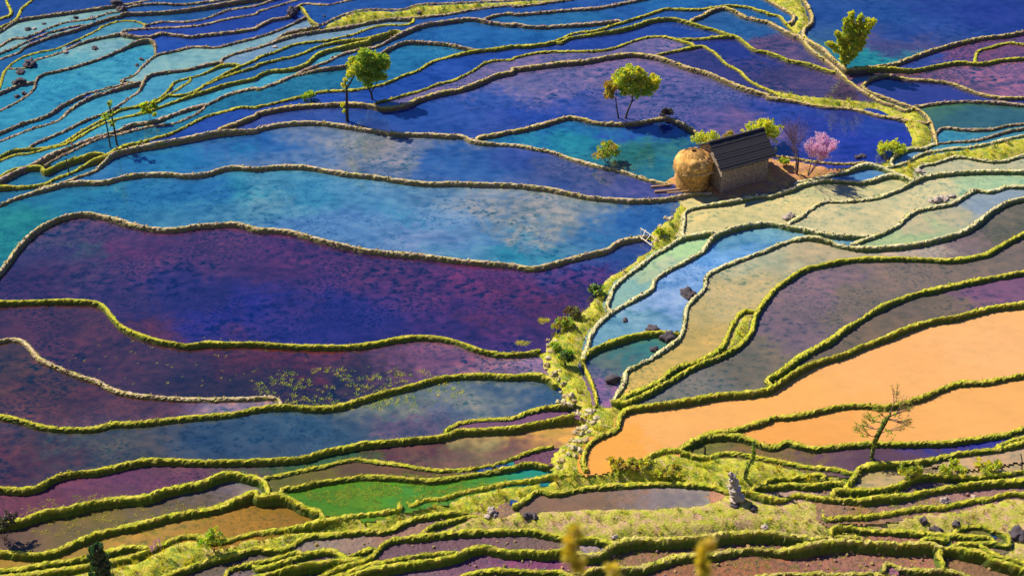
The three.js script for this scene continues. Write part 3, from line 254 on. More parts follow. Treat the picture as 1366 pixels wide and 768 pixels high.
  [-21.32,-98.02,0.060,0.061,0.052,0], [-18.3,-98.02,0.022,0.078,0.030,1], [-15.34,-98.67,0.013,0.078,0.051,1], [-12.38,-99.7,0.039,0.049,0.012,1],
  [-7.5,-99.7,0.070,0.023,0.043,0], [-9.91,-99.26,0.060,0.014,0.052,0], [-3.84,-99.7,0.073,0.071,0.028,1], [-2.64,-100.6,0.284,0.251,0.120,0],
  [1.05,-101.68,0.425,0.248,0.059,0], [3.52,-101.95,0.443,0.258,0.059,0], [-7.6,-101.95,0.100,0.053,0.096,0], [1.06,-104.08,0.100,0.053,0.112,0],
  [3.57,-104.45,0.136,0.063,0.130,0], [-16.93,-96.4,0.085,0.089,0.027,0], [-12.26,-98.02,0.085,0.047,0.039,0], [-5.01,-98.02,0.100,0.063,0.067,0],
  [1.03,-99.26,0.073,0.023,0.065,1], [-15.76,-96.64,0.085,0.085,0.017,0], [-37.43,-91.74,0.085,0.047,0.052,0], [-34.09,-92.5,0.115,0.089,0.030,0],
  [-28.5,-94.04,0.070,0.053,0.043,0], [-31.31,-93.27,0.115,0.097,0.022,0], [-23.35,-95.22,0.068,0.039,0.066,0], [-21.34,-95.77,0.061,0.154,0.298,1],
  [-20.53,-95.45,0.343,0.251,0.083,0], [-10.85,-94.82,0.026,0.183,0.012,0], [-15,-94.82,0.024,0.122,0.012,0], [-13.27,-95.45,0.085,0.161,0.012,0],
  [-9.63,-94.2,0.115,0.161,0.012,0], [-7.31,-95.22,0.040,0.200,0.012,0], [-5.51,-94.67,0.060,0.122,0.012,0], [-3.75,-95.61,0.040,0.194,0.030,0],
  [1.02,-97.61,0.012,0.171,0.189,1], [-1.38,-96.8,0.012,0.202,0.100,1], [-11.95,-93.66,0.060,0.161,0.012,0], [-20.64,-92.5,0.223,0.122,0.019,0],
  [-25.2,-91.74,0.232,0.136,0.030,0], [-17.72,-92.5,0.150,0.089,0.017,0], [-29.02,-90.25,0.232,0.156,0.039,0], [-22.5,-93.27,0.232,0.127,0.022,0],
  [-24.92,-89.88,0.070,0.050,0.043,0], [-26.08,-89.88,0.085,0.039,0.052,0], [-12.89,-90.62,0.191,0.089,0.066,0], [-15.1,-89.51,0.136,0.119,0.112,0],
  [-9.47,-91.37,0.208,0.089,0.052,0], [-14.43,-88.41,0.105,0.071,0.087,1], [-7.05,-89.14,0.085,0.039,0.066,0], [-2.47,-89.51,0.095,0.039,0.070,0],
  [-1.31,-88.41,0.085,0.037,0.083,0], [0.98,-90.4,0.081,0.053,0.054,0], [5.58,-89.88,0.178,0.135,0.190,0], [2.11,-88.41,0.121,0.014,0.100,1],
  [0.96,-86.97,0.105,0.051,0.071,1], [-10.37,-87.33,0.100,0.063,0.096,0], [10.12,-88.78,0.191,0.101,0.052,0], [12.44,-89.14,0.191,0.089,0.052,0],
  [15.33,-89.51,0.150,0.078,0.052,0], [18.01,-87.69,0.175,0.071,0.027,0], [23.82,-88.63,0.191,0.085,0.066,0], [29.5,-88.41,0.208,0.089,0.066,0],
  [32.56,-89.51,0.191,0.085,0.052,0], [22.5,-87.33,0.150,0.061,0.052,0], [29.3,-87.33,0.208,0.071,0.120,0], [35.12,-88.05,0.150,0.078,0.039,0],
  [24.61,-94.04,0.191,0.109,0.083,0], [30.48,-93.89,0.208,0.118,0.120,0], [33.77,-95.61,0.150,0.089,0.100,0], [36.66,-95.22,0.191,0.101,0.100,0],
  [27.31,-92.5,0.191,0.101,0.027,0], [33.08,-92.12,0.127,0.065,0.100,0], [37.25,-92.5,0.115,0.101,0.039,0], [38.83,-91.74,0.115,0.089,0.052,0],
  [24.14,-90.84,0.191,0.093,0.039,0], [20.66,-95.61,0.313,0.206,0.164,0], [22.43,-95.45,0.284,0.177,0.141,0], [21.44,-97.05,0.150,0.089,0.100,0],
];
const SEEDS = [
  ['grass',34.11,-174.13], ['grass',36.93,-154.07], ['grass',39.35,-153.14], ['grass',42.19,-149.94], ['grass',42.16,-146.97], ['grass',38.61,-143.38],
  ['grass',14.25,-130.77], ['grass',11.74,-125.3], ['grass',7.98,-119.57], ['grass',5.83,-116.3], ['grass',4.99,-110.08], ['grass',5.34,-111.09],
  ['grass',5.22,-107.12], ['grass',6.09,-104.74], ['grass',5.64,-100.6], ['grass',6.58,-101.05], ['grass',7.29,-103.33], ['grass',15.89,-133.3],
  ['grass',15.02,-131.39], ['grass',16.31,-133.94], ['grass',4.04,-97.61], ['grass',37.71,-144.8], ['straw',17.29,-136.81], ['dirt',27.3,-139.23],
  ['dirt',28.5,-139.77], ['dirt',30.99,-141.28], ['dirt',23.07,-138.55], ['dirt',19.38,-139.23], ['dirt',24.55,-144.8], ['grass',-7.22,-93.27],
  ['grass',-2.54,-94.43], ['grass',-13.59,-92.12], ['grass',-19.25,-90.62], ['grass',-23.72,-89.51], ['grass',-27.37,-87.33], ['grass',-21.95,-89.14],
  ['grass',12.98,-96.4], ['grass',24.35,-96.4], ['grass',18.88,-95.61], ['grass',25.04,-97.05], ['grass',22.53,-96.25], ['grass',40.33,-140.32],
  ['grass',39.67,-140.87], ['grass',1.52,-176.95], ['grass',20.56,-116.08], ['hay',9.76,-92.5], ['hay',0.99,-92.5], ['hay',18.54,-92.5],
  ['hay',22.04,-92.5],
];
const SPOT = {
  hut: [23.44, -137.86], hutcorner: [20.86, -136.14], hay: [17.99, -138.13], treelean: [-17.48, -150.37], treegreen: [-15.31, -154.68], treeround: [11.71, -150.98], treewillow: [37.07, -160.97], bushpond: [9.64, -142.24], bushone: [20, -145.08], bushtwo: [22.48, -145.8], bushthree: [25.67, -145.22], treebare: [28.75, -140.03], treeblossom: [29.83, -139.62], treeivy: [29.06, -98.57], sapling: [18.51, -96.15], cairn: [17.58, -94.1], poleone: [-41.49, -144.79], poletwo: [-40.87, -145.22], polethree: [-44.85, -140.3], stake: [15.62, -99.24], post: [40.89, -97.11], darkbush: [16.4, -150.83], conifer: [-30.1, -84.43], shrubleft: [-39.02, -90.15], shrubbank: [-22.78, -89.05], bushtuft: [-21.94, -154.52], bank_a: [7.66, -120], bank_b: [4.59, -115.11], bank_c: [4.66, -109.96], bank_d: [5.51, -116.71], bank_e: [3.86, -111.98], bank_f: [14.14, -129.38], bamboo: [13.1, -128.77], lograck: [15.67, -137.19], flower: [-27.05, -88.54], slopebush_a: [8.83, -97.11], slopebush_b: [12.42, -96.95], slopebush_c: [10.04, -97.27], slopebush_d: [31.8, -96.31], slopebush_e: [35.25, -97.11], slopebush_f: [38.28, -97.27], yard_bush: [27.52, -140.99], reed_a: [-38.34, -150.22], grassbank: [38.85, -143.93]
};
const ROCKS = [
  ['dark',-47.55,-166.23,1.1], ['dark',-41.75,-163.83,1], ['dark',-42.01,-162.47,0.8], ['dark',16.08,-120.22,1.9], ['dark',13.83,-113.95,2], ['dark',12.58,-115.11,1.6],
  ['dark',8.59,-108.27,2.1], ['dark',10.12,-116.39,0.9], ['dark',12.47,-112.49,1.1], ['dark',-53.88,-162.31,1.7], ['dark',-54.61,-160.47,1.4], ['dark',-53.94,-158.35,1.8],
  ['dark',-54.13,-161.97,1.5], ['dark',-54.52,-158.02,1.2], ['dark',-53.16,-156.1,1], ['dark',-53.74,-155.47,1], ['dark',-47.02,-176.75,1.8], ['dark',-46.4,-175.81,1.4],
  ['dark',-45.85,-175.25,1.2], ['dark',-51.25,-173.57,0.8], ['dark',-54.6,-172.1,0.7], ['dark',-49.27,-173.39,0.8], ['dark',-56.18,-170.65,1], ['dark',-25.89,-174.87,1.6],
  ['dark',-25.97,-173.94,1.4], ['dark',-22.06,-173.57,0.7], ['dark',-10.92,-174.13,1], ['dark',32.87,-91.12,1.4], ['dark',34.38,-91.42,1], ['dark',31.97,-91.88,1],
  ['dark',38.98,-90.75,2], ['dark',34.1,-93.79,1.3], ['dark',1.75,-92.41,1], ['dark',1.17,-92.33,1], ['dark',35.45,-142.94,1], ['dark',35.96,-143.23,1.1],
  ['dark',17.46,-93.48,1], ['dark',18.89,-93.17,0.8], ['pale',41.96,-135.48,1.4], ['pale',42.51,-135.61,1.2], ['pale',42.93,-135.87,1.2], ['pale',43.69,-136.27,1],
  ['pale',41.42,-135.35,1], ['pale',27.16,-132.77,1.2], ['pale',26.6,-132.38,1], ['pale',41.5,-140.58,1], ['pale',41.04,-140.17,1], ['pale',19.53,-91.05,0.8],
  ['pale',34.07,-93.95,1.2], ['pale',-50.57,-165.19,0.8], ['pale',-26.95,-166.4,0.8], ['pale',-55.44,-170.83,0.8], ['pale',-49.15,-173.2,0.8], ['pale',36.49,-94.49,0.8],
  ['pale',-1.64,-92.94,1], ['pale',-1.35,-92.64,0.9], ['pale',-1.93,-92.41,0.8], ['pale',7.91,-90.45,0.8], ['stream',3.17,-113.53,0], ['stream',3.28,-112.6,0],
  ['stream',3.4,-111.78,0], ['stream',3.19,-110.96,0], ['stream',3.04,-110.16,0], ['stream',3.61,-112.39,0], ['stream',2.91,-109.76,0], ['stream',3.82,-113.11,0],
  ['stream',4.1,-113.84,0], ['stream',4.04,-108.37,0], ['stream',4.41,-107.69,0], ['stream',4.14,-107.01,0], ['stream',4.56,-106.33,0], ['stream',4.36,-105.76,0],
  ['stream',4.66,-105.28,0], ['stream',5,-105.95,0], ['stream',5.22,-105,0], ['stream',5.46,-104.53,0], ['stream',5.75,-104.06,0], ['stream',5.48,-103.41,0],
  ['stream',5.91,-103.22,0], ['stream',6.18,-103.59,0], ['stream',5.58,-102.57,0], ['stream',6,-102.21,0], ['stream',5.26,-102.12,0], ['stream',5.73,-101.39,0],
  ['stream',4.97,-100.94,0], ['stream',5.32,-100.31,0], ['stream',4.58,-99.95,0], ['stream',4.93,-99.42,0], ['stream',4.19,-99.07,0], ['stream',4.54,-98.57,0],
  ['stream',4.05,-98.08,0], ['stream',3.73,-97.43,0], ['stream',5.09,-98.57,0], ['stream',5.53,-99.24,0], ['stream',6,-100.49,0], ['stream',6.35,-101.57,0],
  ['stream',6.7,-102.67,0], ['stream',7.03,-103.22,0], ['stream',3.28,-108.67,0], ['stream',3.67,-108.96,0], ['stream',4.12,-109.26,0], ['stream',4.83,-104.62,0],
  ['stream',5.26,-104.15,0], ['stream',3.84,-105.09,0], ['stream',4.33,-104.71,0], ['stream',6.5,-103.96,0], ['stream',6.82,-104.06,0], ['stream',6.34,-102.94,0],
  ['stream',15.02,-132.51,0], ['stream',14.35,-131.25,0], ['stream',13.9,-130,0], ['stream',14.5,-130.37,0], ['stream',14.62,-129.01,0], ['stream',15.44,-132.26,0],
];

// ---------------------------------------------------------------- helpers
let seed = 12345;
const rnd = () => { seed = (seed * 1664525 + 1013904223) >>> 0; return seed / 4294967296; };
const rr = (a, b) => a + (b - a) * rnd();
const n2 = createNoise2D(rnd), n3 = createNoise3D(rnd);
const clamp = (v, a, b) => Math.min(b, Math.max(a, v));
const sstep = (a, b, v) => { const t = clamp((v - a) / (b - a), 0, 1); return t * t * (3 - 2 * t); };
const fbm = (x, y) => n2(x, y) * 0.5 + n2(x * 2.1 + 7, y * 2.1) * 0.27 + n2(x * 4.3, y * 4.3 + 3) * 0.15 + n2(x * 8.9 + 1, y * 8.9) * 0.08;
const used = {};
function numbered(n) { const k = used[n] = (used[n] || 0) + 1; return k === 1 ? n : n + '_' + String(k - 1).padStart(3, '0'); }
const C = (r, g, b) => new THREE.Color().setRGB(r, g, b);
function place(o, name, label, category, group, parent = scene) {
  o.name = parent === scene ? numbered(name) : name;
  if (label) o.userData.label = label;
  if (category) o.userData.category = category;
  if (group) o.userData.group = group;
  parent.add(o); return o;
}
function part(geo, mat, name, parent) { const m = new THREE.Mesh(geo, mat); m.name = name; m.castShadow = m.receiveShadow = true; parent.add(m); return m; }
const std = (o) => new THREE.MeshStandardMaterial(o);
const slope = (d) => 0.09 * (Math.min(d, 99) - 85) + (d > 99 ? 0.025 * (d - 99) : 0);
const HH = (z) => slope(-z);

// ---------------------------------------------------------------- plan grid: bunds are barriers, what they enclose are paddies and banks
const GX0 = -85, GZ0 = -206, CS = 0.2, NX = 850, NZ = 690;
const ix = (x) => Math.floor((x - GX0) / CS), iz = (z) => Math.floor((z - GZ0) / CS);
const lab = new Int32Array(NX * NZ).fill(-1);           // -1 free, -2 barrier, >= 0 region
function smoothLine(p, step) {
  const v = []; for (let i = 0; i < p.length; i += 2) v.push(new THREE.Vector3(p[i], 0, p[i + 1]));
  const c = new THREE.CatmullRomCurve3(v, false, 'centripetal');
  c.arcLengthDivisions = v.length * 30;
  const L = c.getLength(), n = Math.max(3, Math.round(L / step));
  return c.getSpacedPoints(n);
}
const SLIM = { dry: 0.56, grs: 0.56, drg: 0.66, pal: 0.58, dgr: 0.58, pfc: 0.7, gfc: 0.78, orb: 0.72, low: 0.68, lst: 0.72 };
const lines = BUNDS.map(([s, w, h, p]) => ({ s, w: w * SLIM[s], h: h * SLIM[s], pts: smoothLine(p, 0.18) }));
const stamp = (pts, r) => { for (const q of pts) { const a = ix(q.x), b = iz(q.z), R = Math.ceil(r / CS);
  for (let j = -R; j <= R; j++) for (let i = -R; i <= R; i++) if (i * i + j * j <= (r / CS) ** 2 + 0.5) { const X = a + i, Z = b + j; if (X >= 0 && Z >= 0 && X < NX && Z < NZ) lab[Z * NX + X] = -2; } } };
{ const c = Math.cos(0.6283), sn = Math.sin(0.6283);                       // only the hillside around the view is surveyed
  for (let j = 0; j < NZ; j++) { const z = GZ0 + (j + 0.5) * CS, hw = 0.3137 * (-z * c + (90 - HH(z)) * sn) + 9;
    for (let i = 0; i < NX; i++) if (Math.abs(GX0 + (i + 0.5) * CS) > hw || z < -183 || z > -81) lab[j * NX + i] = -3; } }
for (const l of lines) stamp(l.pts, 0.25);
for (const s of SHORES) stamp(smoothLine(s, 0.15), 0.12);
const regions = [];
{ const st = new Int32Array(NX * NZ);
  for (let k0 = 0; k0 < NX * NZ; k0++) if (lab[k0] === -1) {
    const id = regions.length; let n = 0, sz = 0, top = 0; st[top++] = k0; lab[k0] = id; let mn = 1e9, mx = -1e9;
    while (top) { const k = st[--top]; n++; const x = k % NX, z = (k / NX) | 0; const zz = GZ0 + z * CS; sz += zz; mn = Math.min(mn, zz); mx = Math.max(mx, zz);
      if (x > 0 && lab[k - 1] === -1) { lab[k - 1] = id; st[top++] = k - 1; }
      if (x < NX - 1 && lab[k + 1] === -1) { lab[k + 1] = id; st[top++] = k + 1; }
      if (z > 0 && lab[k - NX] === -1) { lab[k - NX] = id; st[top++] = k - NX; }
      if (z < NZ - 1 && lab[k + NX] === -1) { lab[k + NX] = id; st[top++] = k + NX; } }
    regions.push({ id, n, area: n * CS * CS, level: HH(sz / n), kind: 'water', tints: [] });
  } }
const labAt = (x, z) => { const a = ix(x), b = iz(z); return a < 0 || b < 0 || a >= NX || b >= NZ ? -1 : lab[b * NX + a]; };
function regionNear(x, z) {
  for (let r = 0; r < 1.6; r += 0.2) for (let k = 0; k < 12; k++) { const l = labAt(x + r * Math.cos(k * 0.52), z + r * Math.sin(k * 0.52)); if (l >= 0) return regions[l]; }
  return null;
}
for (const [kind, x, z] of SEEDS) { const r = regionNear(x, z); if (r && r.area < 600) r.kind = kind; else console.log('seed missed', kind, x, z, r && r.area); }
for (const t of TINTS) { const r = regionNear(t[0], t[1]); if (r) r.tints.push(t); }
// regions without a survey point take the nearest ones; tiny slivers are mud
for (const r of regions) {
  if (r.tints.length) continue;
  let sx = 0, sz = 0, c = 0; for (let k = 0; k < NX * NZ; k += 3) if (lab[k] === r.id) { sx += GX0 + (k % NX) * CS; sz += GZ0 + ((k / NX) | 0) * CS; c++; }
  if (!c) { r.tints = [TINTS[0]]; continue; }
  sx /= c; sz /= c;
  r.tints = [...TINTS].sort((a, b) => Math.hypot(a[0] - sx, (a[1] - sz) * 2) - Math.hypot(b[0] - sx, (b[1] - sz) * 2)).slice(0, 1);
}
for (const r of regions) { let a = 0; for (const t of r.tints) a += t[5]; r.clear = a >= r.tints.length / 2; }
// grow the labels over the barriers, so that every sheet ends under the middle of its bund
const full = lab.slice();
for (let pass = 0; pass < 8; pass++) { const src = full.slice(); let left = 0;
  for (let z = 1; z < NZ - 1; z++) for (let x = 1; x < NX - 1; x++) { const k = z * NX + x; if (src[k] !== -2) continue; left++;
    const c = [src[k - 1], src[k + 1], src[k - NX], src[k + NX]].filter((v) => v >= 0); if (c.length) full[k] = c[(x + z) % c.length]; }
  if (!left) break; }
const levelAt = (x, z) => { const l = labAt(x, z); return l >= 0 ? regions[l].level : null; };

// water also runs a little way under the grassy banks, so that the shore is where the bank dips below it
const wet = full.slice();
for (let pass = 0; pass < 4; pass++) { const src = wet.slice();
  for (let z = 1; z < NZ - 1; z++) for (let x = 1; x < NX - 1; x++) { const k = z * NX + x, l = src[k]; if (l >= 0 && regions[l].kind === 'water') continue;
    for (const q of [k - 1, k + 1, k - NX, k + NX]) if (src[q] >= 0 && regions[src[q]].kind === 'water') { wet[k] = src[q]; break; } } }
// ---------------------------------------------------------------- colour of the paddy floor and of the sky mirrored over it, painted in plan
const TX = 2048, TZ = 1660;
const paint = new Uint8Array(TX * TZ * 4);
const toS = (v) => { v = clamp(v, 0, 1); return 255 * (v <= 0.0031308 ? v * 12.92 : 1.055 * Math.pow(v, 1 / 2.4) - 0.055); };
for (let j = 0; j < TZ; j++) for (let i = 0; i < TX; i++) {
  const x = GX0 + (i + 0.5) / TX * NX * CS, z = GZ0 + (j + 0.5) / TZ * NZ * CS, k = (j * TX + i) * 4;
  const l = wet[clamp(iz(z), 0, NZ - 1) * NX + clamp(ix(x), 0, NX - 1)];
  let r = 0.15, g = 0.1, b = 0.08;
  if (l >= 0) {
    const R = regions[l];
    const w1 = fbm(x * 0.09, z * 0.09), w2 = fbm(x * 0.09 + 40, z * 0.09 + 9), f1 = n2(x * 0.8, z * 0.8), f2 = n2(x * 0.8 + 9, z * 0.8 + 5);
    const X = x + w1 * 5 + f1 * 1.1, Z = z + w2 * 4 + f2 * 0.9;
    let s = 0; r = g = b = 0;
    for (const t of R.tints) { const dx = X - t[0], dz = (Z - t[1]) * 1.5, q = dx * dx + dz * dz + 5, w = 1 / Math.pow(q, 1.6); s += w; r += w * t[2]; g += w * t[3]; b += w * t[4]; }
    r /= s; g /= s; b /= s;
    // clods of mud standing in the water (redder, paler) and the darker, bluer gaps of deeper water between them, silt, grain
    const amount = R.area > 60 ? 1 : 0.7, violet = R.clear && g < r * 1.3 ? 1 : 0, orange = r > 0.42 && b < r * 0.4 ? 1 : 0;
    const k1 = violet ? 1.25 : orange ? 0.1 : R.clear ? 0.85 : 0.8;
    const zone = 0.35 + 0.65 * sstep(-0.3, 0.4, fbm(x * 0.06 + 11, z * 0.075)), coarse = sstep(-0.2, 0.3, n2(x * 0.11 + 70, z * 0.13));
    const m1 = (n2(x * 0.6 + 3, z * 0.9) * 0.62 + n2(x * 1.5, z * 2.1 + 4) * 0.4) * coarse + (n2(x * 1.4 + 3, z * 1.9) * 0.5 + n2(x * 2.6 + z * 0.5, z * 3.6) * 0.45) * (1 - coarse) + n2(x * 5.2, z * 6.4) * 0.2;
    const dark = sstep(violet ? 0.12 : 0.22, violet ? 0.42 : 0.5, m1) * k1 * zone * amount, pale = sstep(0.12, 0.6, -m1) * k1 * zone * amount * (violet ? 1 : 0.55);
    r *= (1 - Math.min(0.9, dark * 0.8)) * (1 + pale * 0.65); g *= (1 - dark * 0.5) * (1 + pale * 0.3); b *= (1 - dark * 0.38) * (1 + pale * 0.12);
    // drifts of pale silt and darker, weedier bottom, a few metres across
    const drift = (fbm(x * 0.13 + 50, z * 0.2 + 8) + 0.5 * n2(x * 0.5, z * 0.8) - 0.12) * (orange ? 0.07 : R.clear ? 0.48 : 0.22) * amount;
    if (drift > 0) { r *= 1 + drift * 1.1; g *= 1 + drift * 0.6; b *= 1 + drift * 0.22; } else { r *= Math.max(0.25, 1 + drift * 1.1); g *= Math.max(0.35, 1 + drift * 0.75); b *= Math.max(0.4, 1 + drift * 0.55); }
    const silt = sstep(0.1, 0.6, fbm(x * 0.17 + 31, z * 0.25 + 4)) * 0.22 * amount * (orange ? 0.25 : 1);
    r *= 1 + silt * 0.9; g *= 1 + silt * 0.5; b *= 1 + silt * 0.25;
    const gr = orange ? 0.015 : 0.05, grain = 1 + gr * n2(x * 4.1, z * 4.9) + gr * n2(x * 9, z * 11);
    r *= grain; g *= grain; b *= grain;
  }
  paint[k] = toS(r); paint[k + 1] = toS(g); paint[k + 2] = toS(b); paint[k + 3] = 255;
}
const paintTex = new THREE.DataTexture(paint, TX, TZ, THREE.RGBAFormat);
paintTex.colorSpace = THREE.SRGBColorSpace; paintTex.magFilter = paintTex.minFilter = THREE.LinearFilter; paintTex.needsUpdate = true;
// ripples and clods as fine relief
function relief(fn, n) {
  const d = new Uint8Array(n * n * 4);
  for (let j = 0; j < n; j++) for (let i = 0; i < n; i++) { const v = clamp(fn(i / n, j / n), 0, 1) * 255, k = (j * n + i) * 4; d[k] = d[k + 1] = d[k + 2] = v; d[k + 3] = 255; }
  const t = new THREE.DataTexture(d, n, n, THREE.RGBAFormat); t.wrapS = t.wrapT = THREE.RepeatWrapping; t.magFilter = t.minFilter = THREE.LinearFilter; t.needsUpdate = true; return t;
}
const lattice = new Float32Array(65536).map(() => rnd() * 2 - 1);
function tn(u, v, f, so) {                          // smooth noise that repeats after one tile; f cells a side
  f = Math.round(f); const x = u * f, y = v * f, x0 = Math.floor(x), y0 = Math.floor(y), a = x - x0, b = y - y0, A = a * a * (3 - 2 * a), B = b * b * (3 - 2 * b);
  const h = (p, q) => lattice[((((p % f) + f) % f) * 157 + (((q % f) + f) % f) * 1009 + so * 7919) & 65535];
  return (h(x0, y0) * (1 - A) + h(x0 + 1, y0) * A) * (1 - B) + (h(x0, y0 + 1) * (1 - A) + h(x0 + 1, y0 + 1) * A) * B;
}
const rippleTex = relief((u, v) => 0.5 + 0.3 * Math.sin(6.2832 * (9 * u + 26 * v) + 2.2 * tn(u, v, 6, 2)) * (0.4 + 0.6 * tn(u, v, 4, 5)) + 0.2 * tn(u, v, 22, 7), 512);
const clodTex = relief((u, v) => 0.5 + 0.3 * tn(u, v, 18, 1) + 0.28 * tn(u, v, 41, 3) + 0.18 * tn(u, v, 90, 5), 512);
rippleTex.repeat.set(NX * CS / 12, NZ * CS / 12); clodTex.repeat.set(NX * CS / 9, NZ * CS / 9);
const mWater = new THREE.MeshPhysicalMaterial({ map: paintTex, roughness: 0.06, ior: 2.2, bumpMap: rippleTex, bumpScale: 0.012 });
const mSilty = new THREE.MeshPhysicalMaterial({ map: paintTex, roughness: 0.22, ior: 1.33, bumpMap: rippleTex, bumpScale: 0.008 });
const mMud = std({ map: paintTex, roughness: 0.8, bumpMap: clodTex, bumpScale: 0.07 });

const planUV = (x, z) => [(x - GX0) / (NX * CS), (z - GZ0) / (NZ * CS)];
function sheetFromRuns(cells, level) {             // a flat sheet of quads, one per run of cells in a row
  const p = [], uv = [], nrm = [], idx = [];
  for (const [z, a, b] of cells) {
    const x0 = GX0 + a * CS, x1 = GX0 + (b + 1) * CS, z0 = GZ0 + z * CS, z1 = z0 + CS, o = p.length / 3;
    p.push(x0, level, z0, x1, level, z0, x1, level, z1, x0, level, z1);
    for (const [x, zz] of [[x0, z0], [x1, z0], [x1, z1], [x0, z1]]) { uv.push(...planUV(x, zz)); nrm.push(0, 1, 0); }
    idx.push(o, o + 2, o + 1, o, o + 3, o + 2);
  }
  const g = new THREE.BufferGeometry();
  g.setAttribute('position', new THREE.Float32BufferAttribute(p, 3)); g.setAttribute('normal', new THREE.Float32BufferAttribute(nrm, 3));
  g.setAttribute('uv', new THREE.Float32BufferAttribute(uv, 2)); g.setIndex(idx); return g;
}
const runs = regions.map(() => []);
for (let z = 0; z < NZ; z++) { let a = 0; for (let x = 1; x <= NX; x++) if (x === NX || wet[z * NX + x] !== wet[z * NX + a]) { const l = wet[z * NX + a]; if (l >= 0 && regions[l].kind === 'water') runs[l].push([z, a, x - 1]); a = x; } }
function clodSheet(cs, level, amp) {               // exposed mud: a real uneven surface
  const p = [], uv = [], idx = [], map = new Map();
  const V = (i, j) => { const key = j * 2000 + i; let o = map.get(key); if (o === undefined) { const x = GX0 + i * CS, z = GZ0 + j * CS; o = p.length / 3; map.set(key, o); p.push(x, level + amp * (n2(x * 1.6, z * 1.6) * 0.5 + n2(x * 3.7, z * 3.7) * 0.6), z); uv.push(...planUV(x, z)); } return o; };
  for (const [z, a, b] of cs) for (let x = a; x <= b; x++) { const q = [V(x, z), V(x + 1, z), V(x + 1, z + 1), V(x, z + 1)]; idx.push(q[0], q[2], q[1], q[0], q[3], q[2]); }
  const g = new THREE.BufferGeometry(); g.setAttribute('position', new THREE.Float32BufferAttribute(p, 3)); g.setAttribute('uv', new THREE.Float32BufferAttribute(uv, 2)); g.setIndex(idx); g.computeVertexNormals(); return g;
}
const meanZ = (r) => { let s = 0, n = 0; for (const [z, a, b] of runs[r.id]) { s += (GZ0 + z * CS) * (b - a + 1); n += b - a + 1; } return n ? s / n : 0; };
for (const r of regions) {
  if (r.kind !== 'water' || !runs[r.id].length) continue;
  const t = r.tints.reduce((s, q) => [s[0] + q[2], s[1] + q[3], s[2] + q[4]], [0, 0, 0]);
  r.mud = meanZ(r) > -103 && t[2] < t[0] * 1.25 && t[1] < t[0] * 0.78 && t[2] > t[0] * 0.25 && t[0] / r.tints.length < 0.32 && !r.tints.some((q) => q[2] > 0.4);
  const m = r.mud ? new THREE.Mesh(clodSheet(runs[r.id], r.level - 0.02, 0.07), mMud) : new THREE.Mesh(sheetFromRuns(runs[r.id], r.level), r.clear ? mWater : mSilty);
  m.castShadow = m.receiveShadow = true; m.userData.kind = 'structure';
  place(m, r.mud ? 'mud_paddy' : 'paddy_water');
}

// ---------------------------------------------------------------- grass tufts (shared shapes)
function tuftGeo(n, h, spread, w, bend) {
  const p = [], idx = [];
  for (let k = 0; k < n; k++) {
    const a = rr(0, 6.283), b = rr(0, spread), bx = Math.cos(a) * b, bz = Math.sin(a) * b, t = rr(0, 6.283), hh = h * rr(0.55, 1.1), lean = rr(0.1, bend);
    const cx = Math.cos(t) * w, cz = Math.sin(t) * w, lx = Math.cos(a + rr(-1, 1)) * hh * lean, lz = Math.sin(a + rr(-1, 1)) * hh * lean, o = p.length / 3;
    p.push(bx - cx, -0.04, bz - cz, bx + cx, -0.04, bz + cz, bx + lx * 0.35 - cx * 0.7, hh * 0.6, bz + lz * 0.35 - cz * 0.7, bx + lx * 0.35 + cx * 0.7, hh * 0.6, bz + lz * 0.35 + cz * 0.7, bx + lx, hh, bz + lz);
    idx.push(o, o + 1, o + 2, o + 1, o + 3, o + 2, o + 2, o + 3, o + 4);
  }
  const g = new THREE.BufferGeometry(); g.setAttribute('position', new THREE.Float32BufferAttribute(p, 3)); g.setIndex(idx); g.computeVertexNormals(); return g;
}
const tuftShapes = [tuftGeo(9, 0.11, 0.13, 0.022, 2.6), tuftGeo(9, 0.12, 0.14, 0.02, 3)];
const tallTuft = tuftGeo(14, 0.55, 0.2, 0.03, 0.9);
const mGrass = new THREE.MeshPhysicalMaterial({ color: 0xffffff, roughness: 0.9, transmission: 0.35, thickness: 0, side: THREE.DoubleSide });
const M4 = new THREE.Matrix4(), Q4 = new THREE.Quaternion(), E4 = new THREE.Euler();
function tufts(list, geo, parent, name) {          // list of [x, y, z, scale, colour]
  if (!list.length) return null;
  const m = new THREE.InstancedMesh(geo, mGrass, list.length);
  list.forEach(([x, y, z, s, c], i) => { E4.set(rr(-0.2, 0.2), rr(0, 6.283), rr(-0.2, 0.2)); Q4.setFromEuler(E4); M4.compose(new THREE.Vector3(x, y, z), Q4, new THREE.Vector3(s, s * rr(0.75, 1.25), s)); m.setMatrixAt(i, M4); m.setColorAt(i, c); });
  m.castShadow = m.receiveShadow = true; m.userData.kind = 'stuff'; m.name = parent === scene ? numbered(name) : name; parent.add(m); return m;
}
const LIME = [C(0.72, 0.66, 0.014), C(0.56, 0.6, 0.012), C(0.8, 0.68, 0.016), C(0.32, 0.42, 0.012)];
const GREEN = [C(0.26, 0.42, 0.012), C(0.42, 0.52, 0.012), C(0.14, 0.28, 0.015), C(0.62, 0.6, 0.014)];
const STRAW = [C(0.55, 0.42, 0.16), C(0.62, 0.5, 0.28), C(0.5, 0.4, 0.05)];
const MEADOW = [LIME[0], GREEN[0], LIME[2], GREEN[1]];
const pick = (a) => a[Math.floor(rnd() * a.length)];

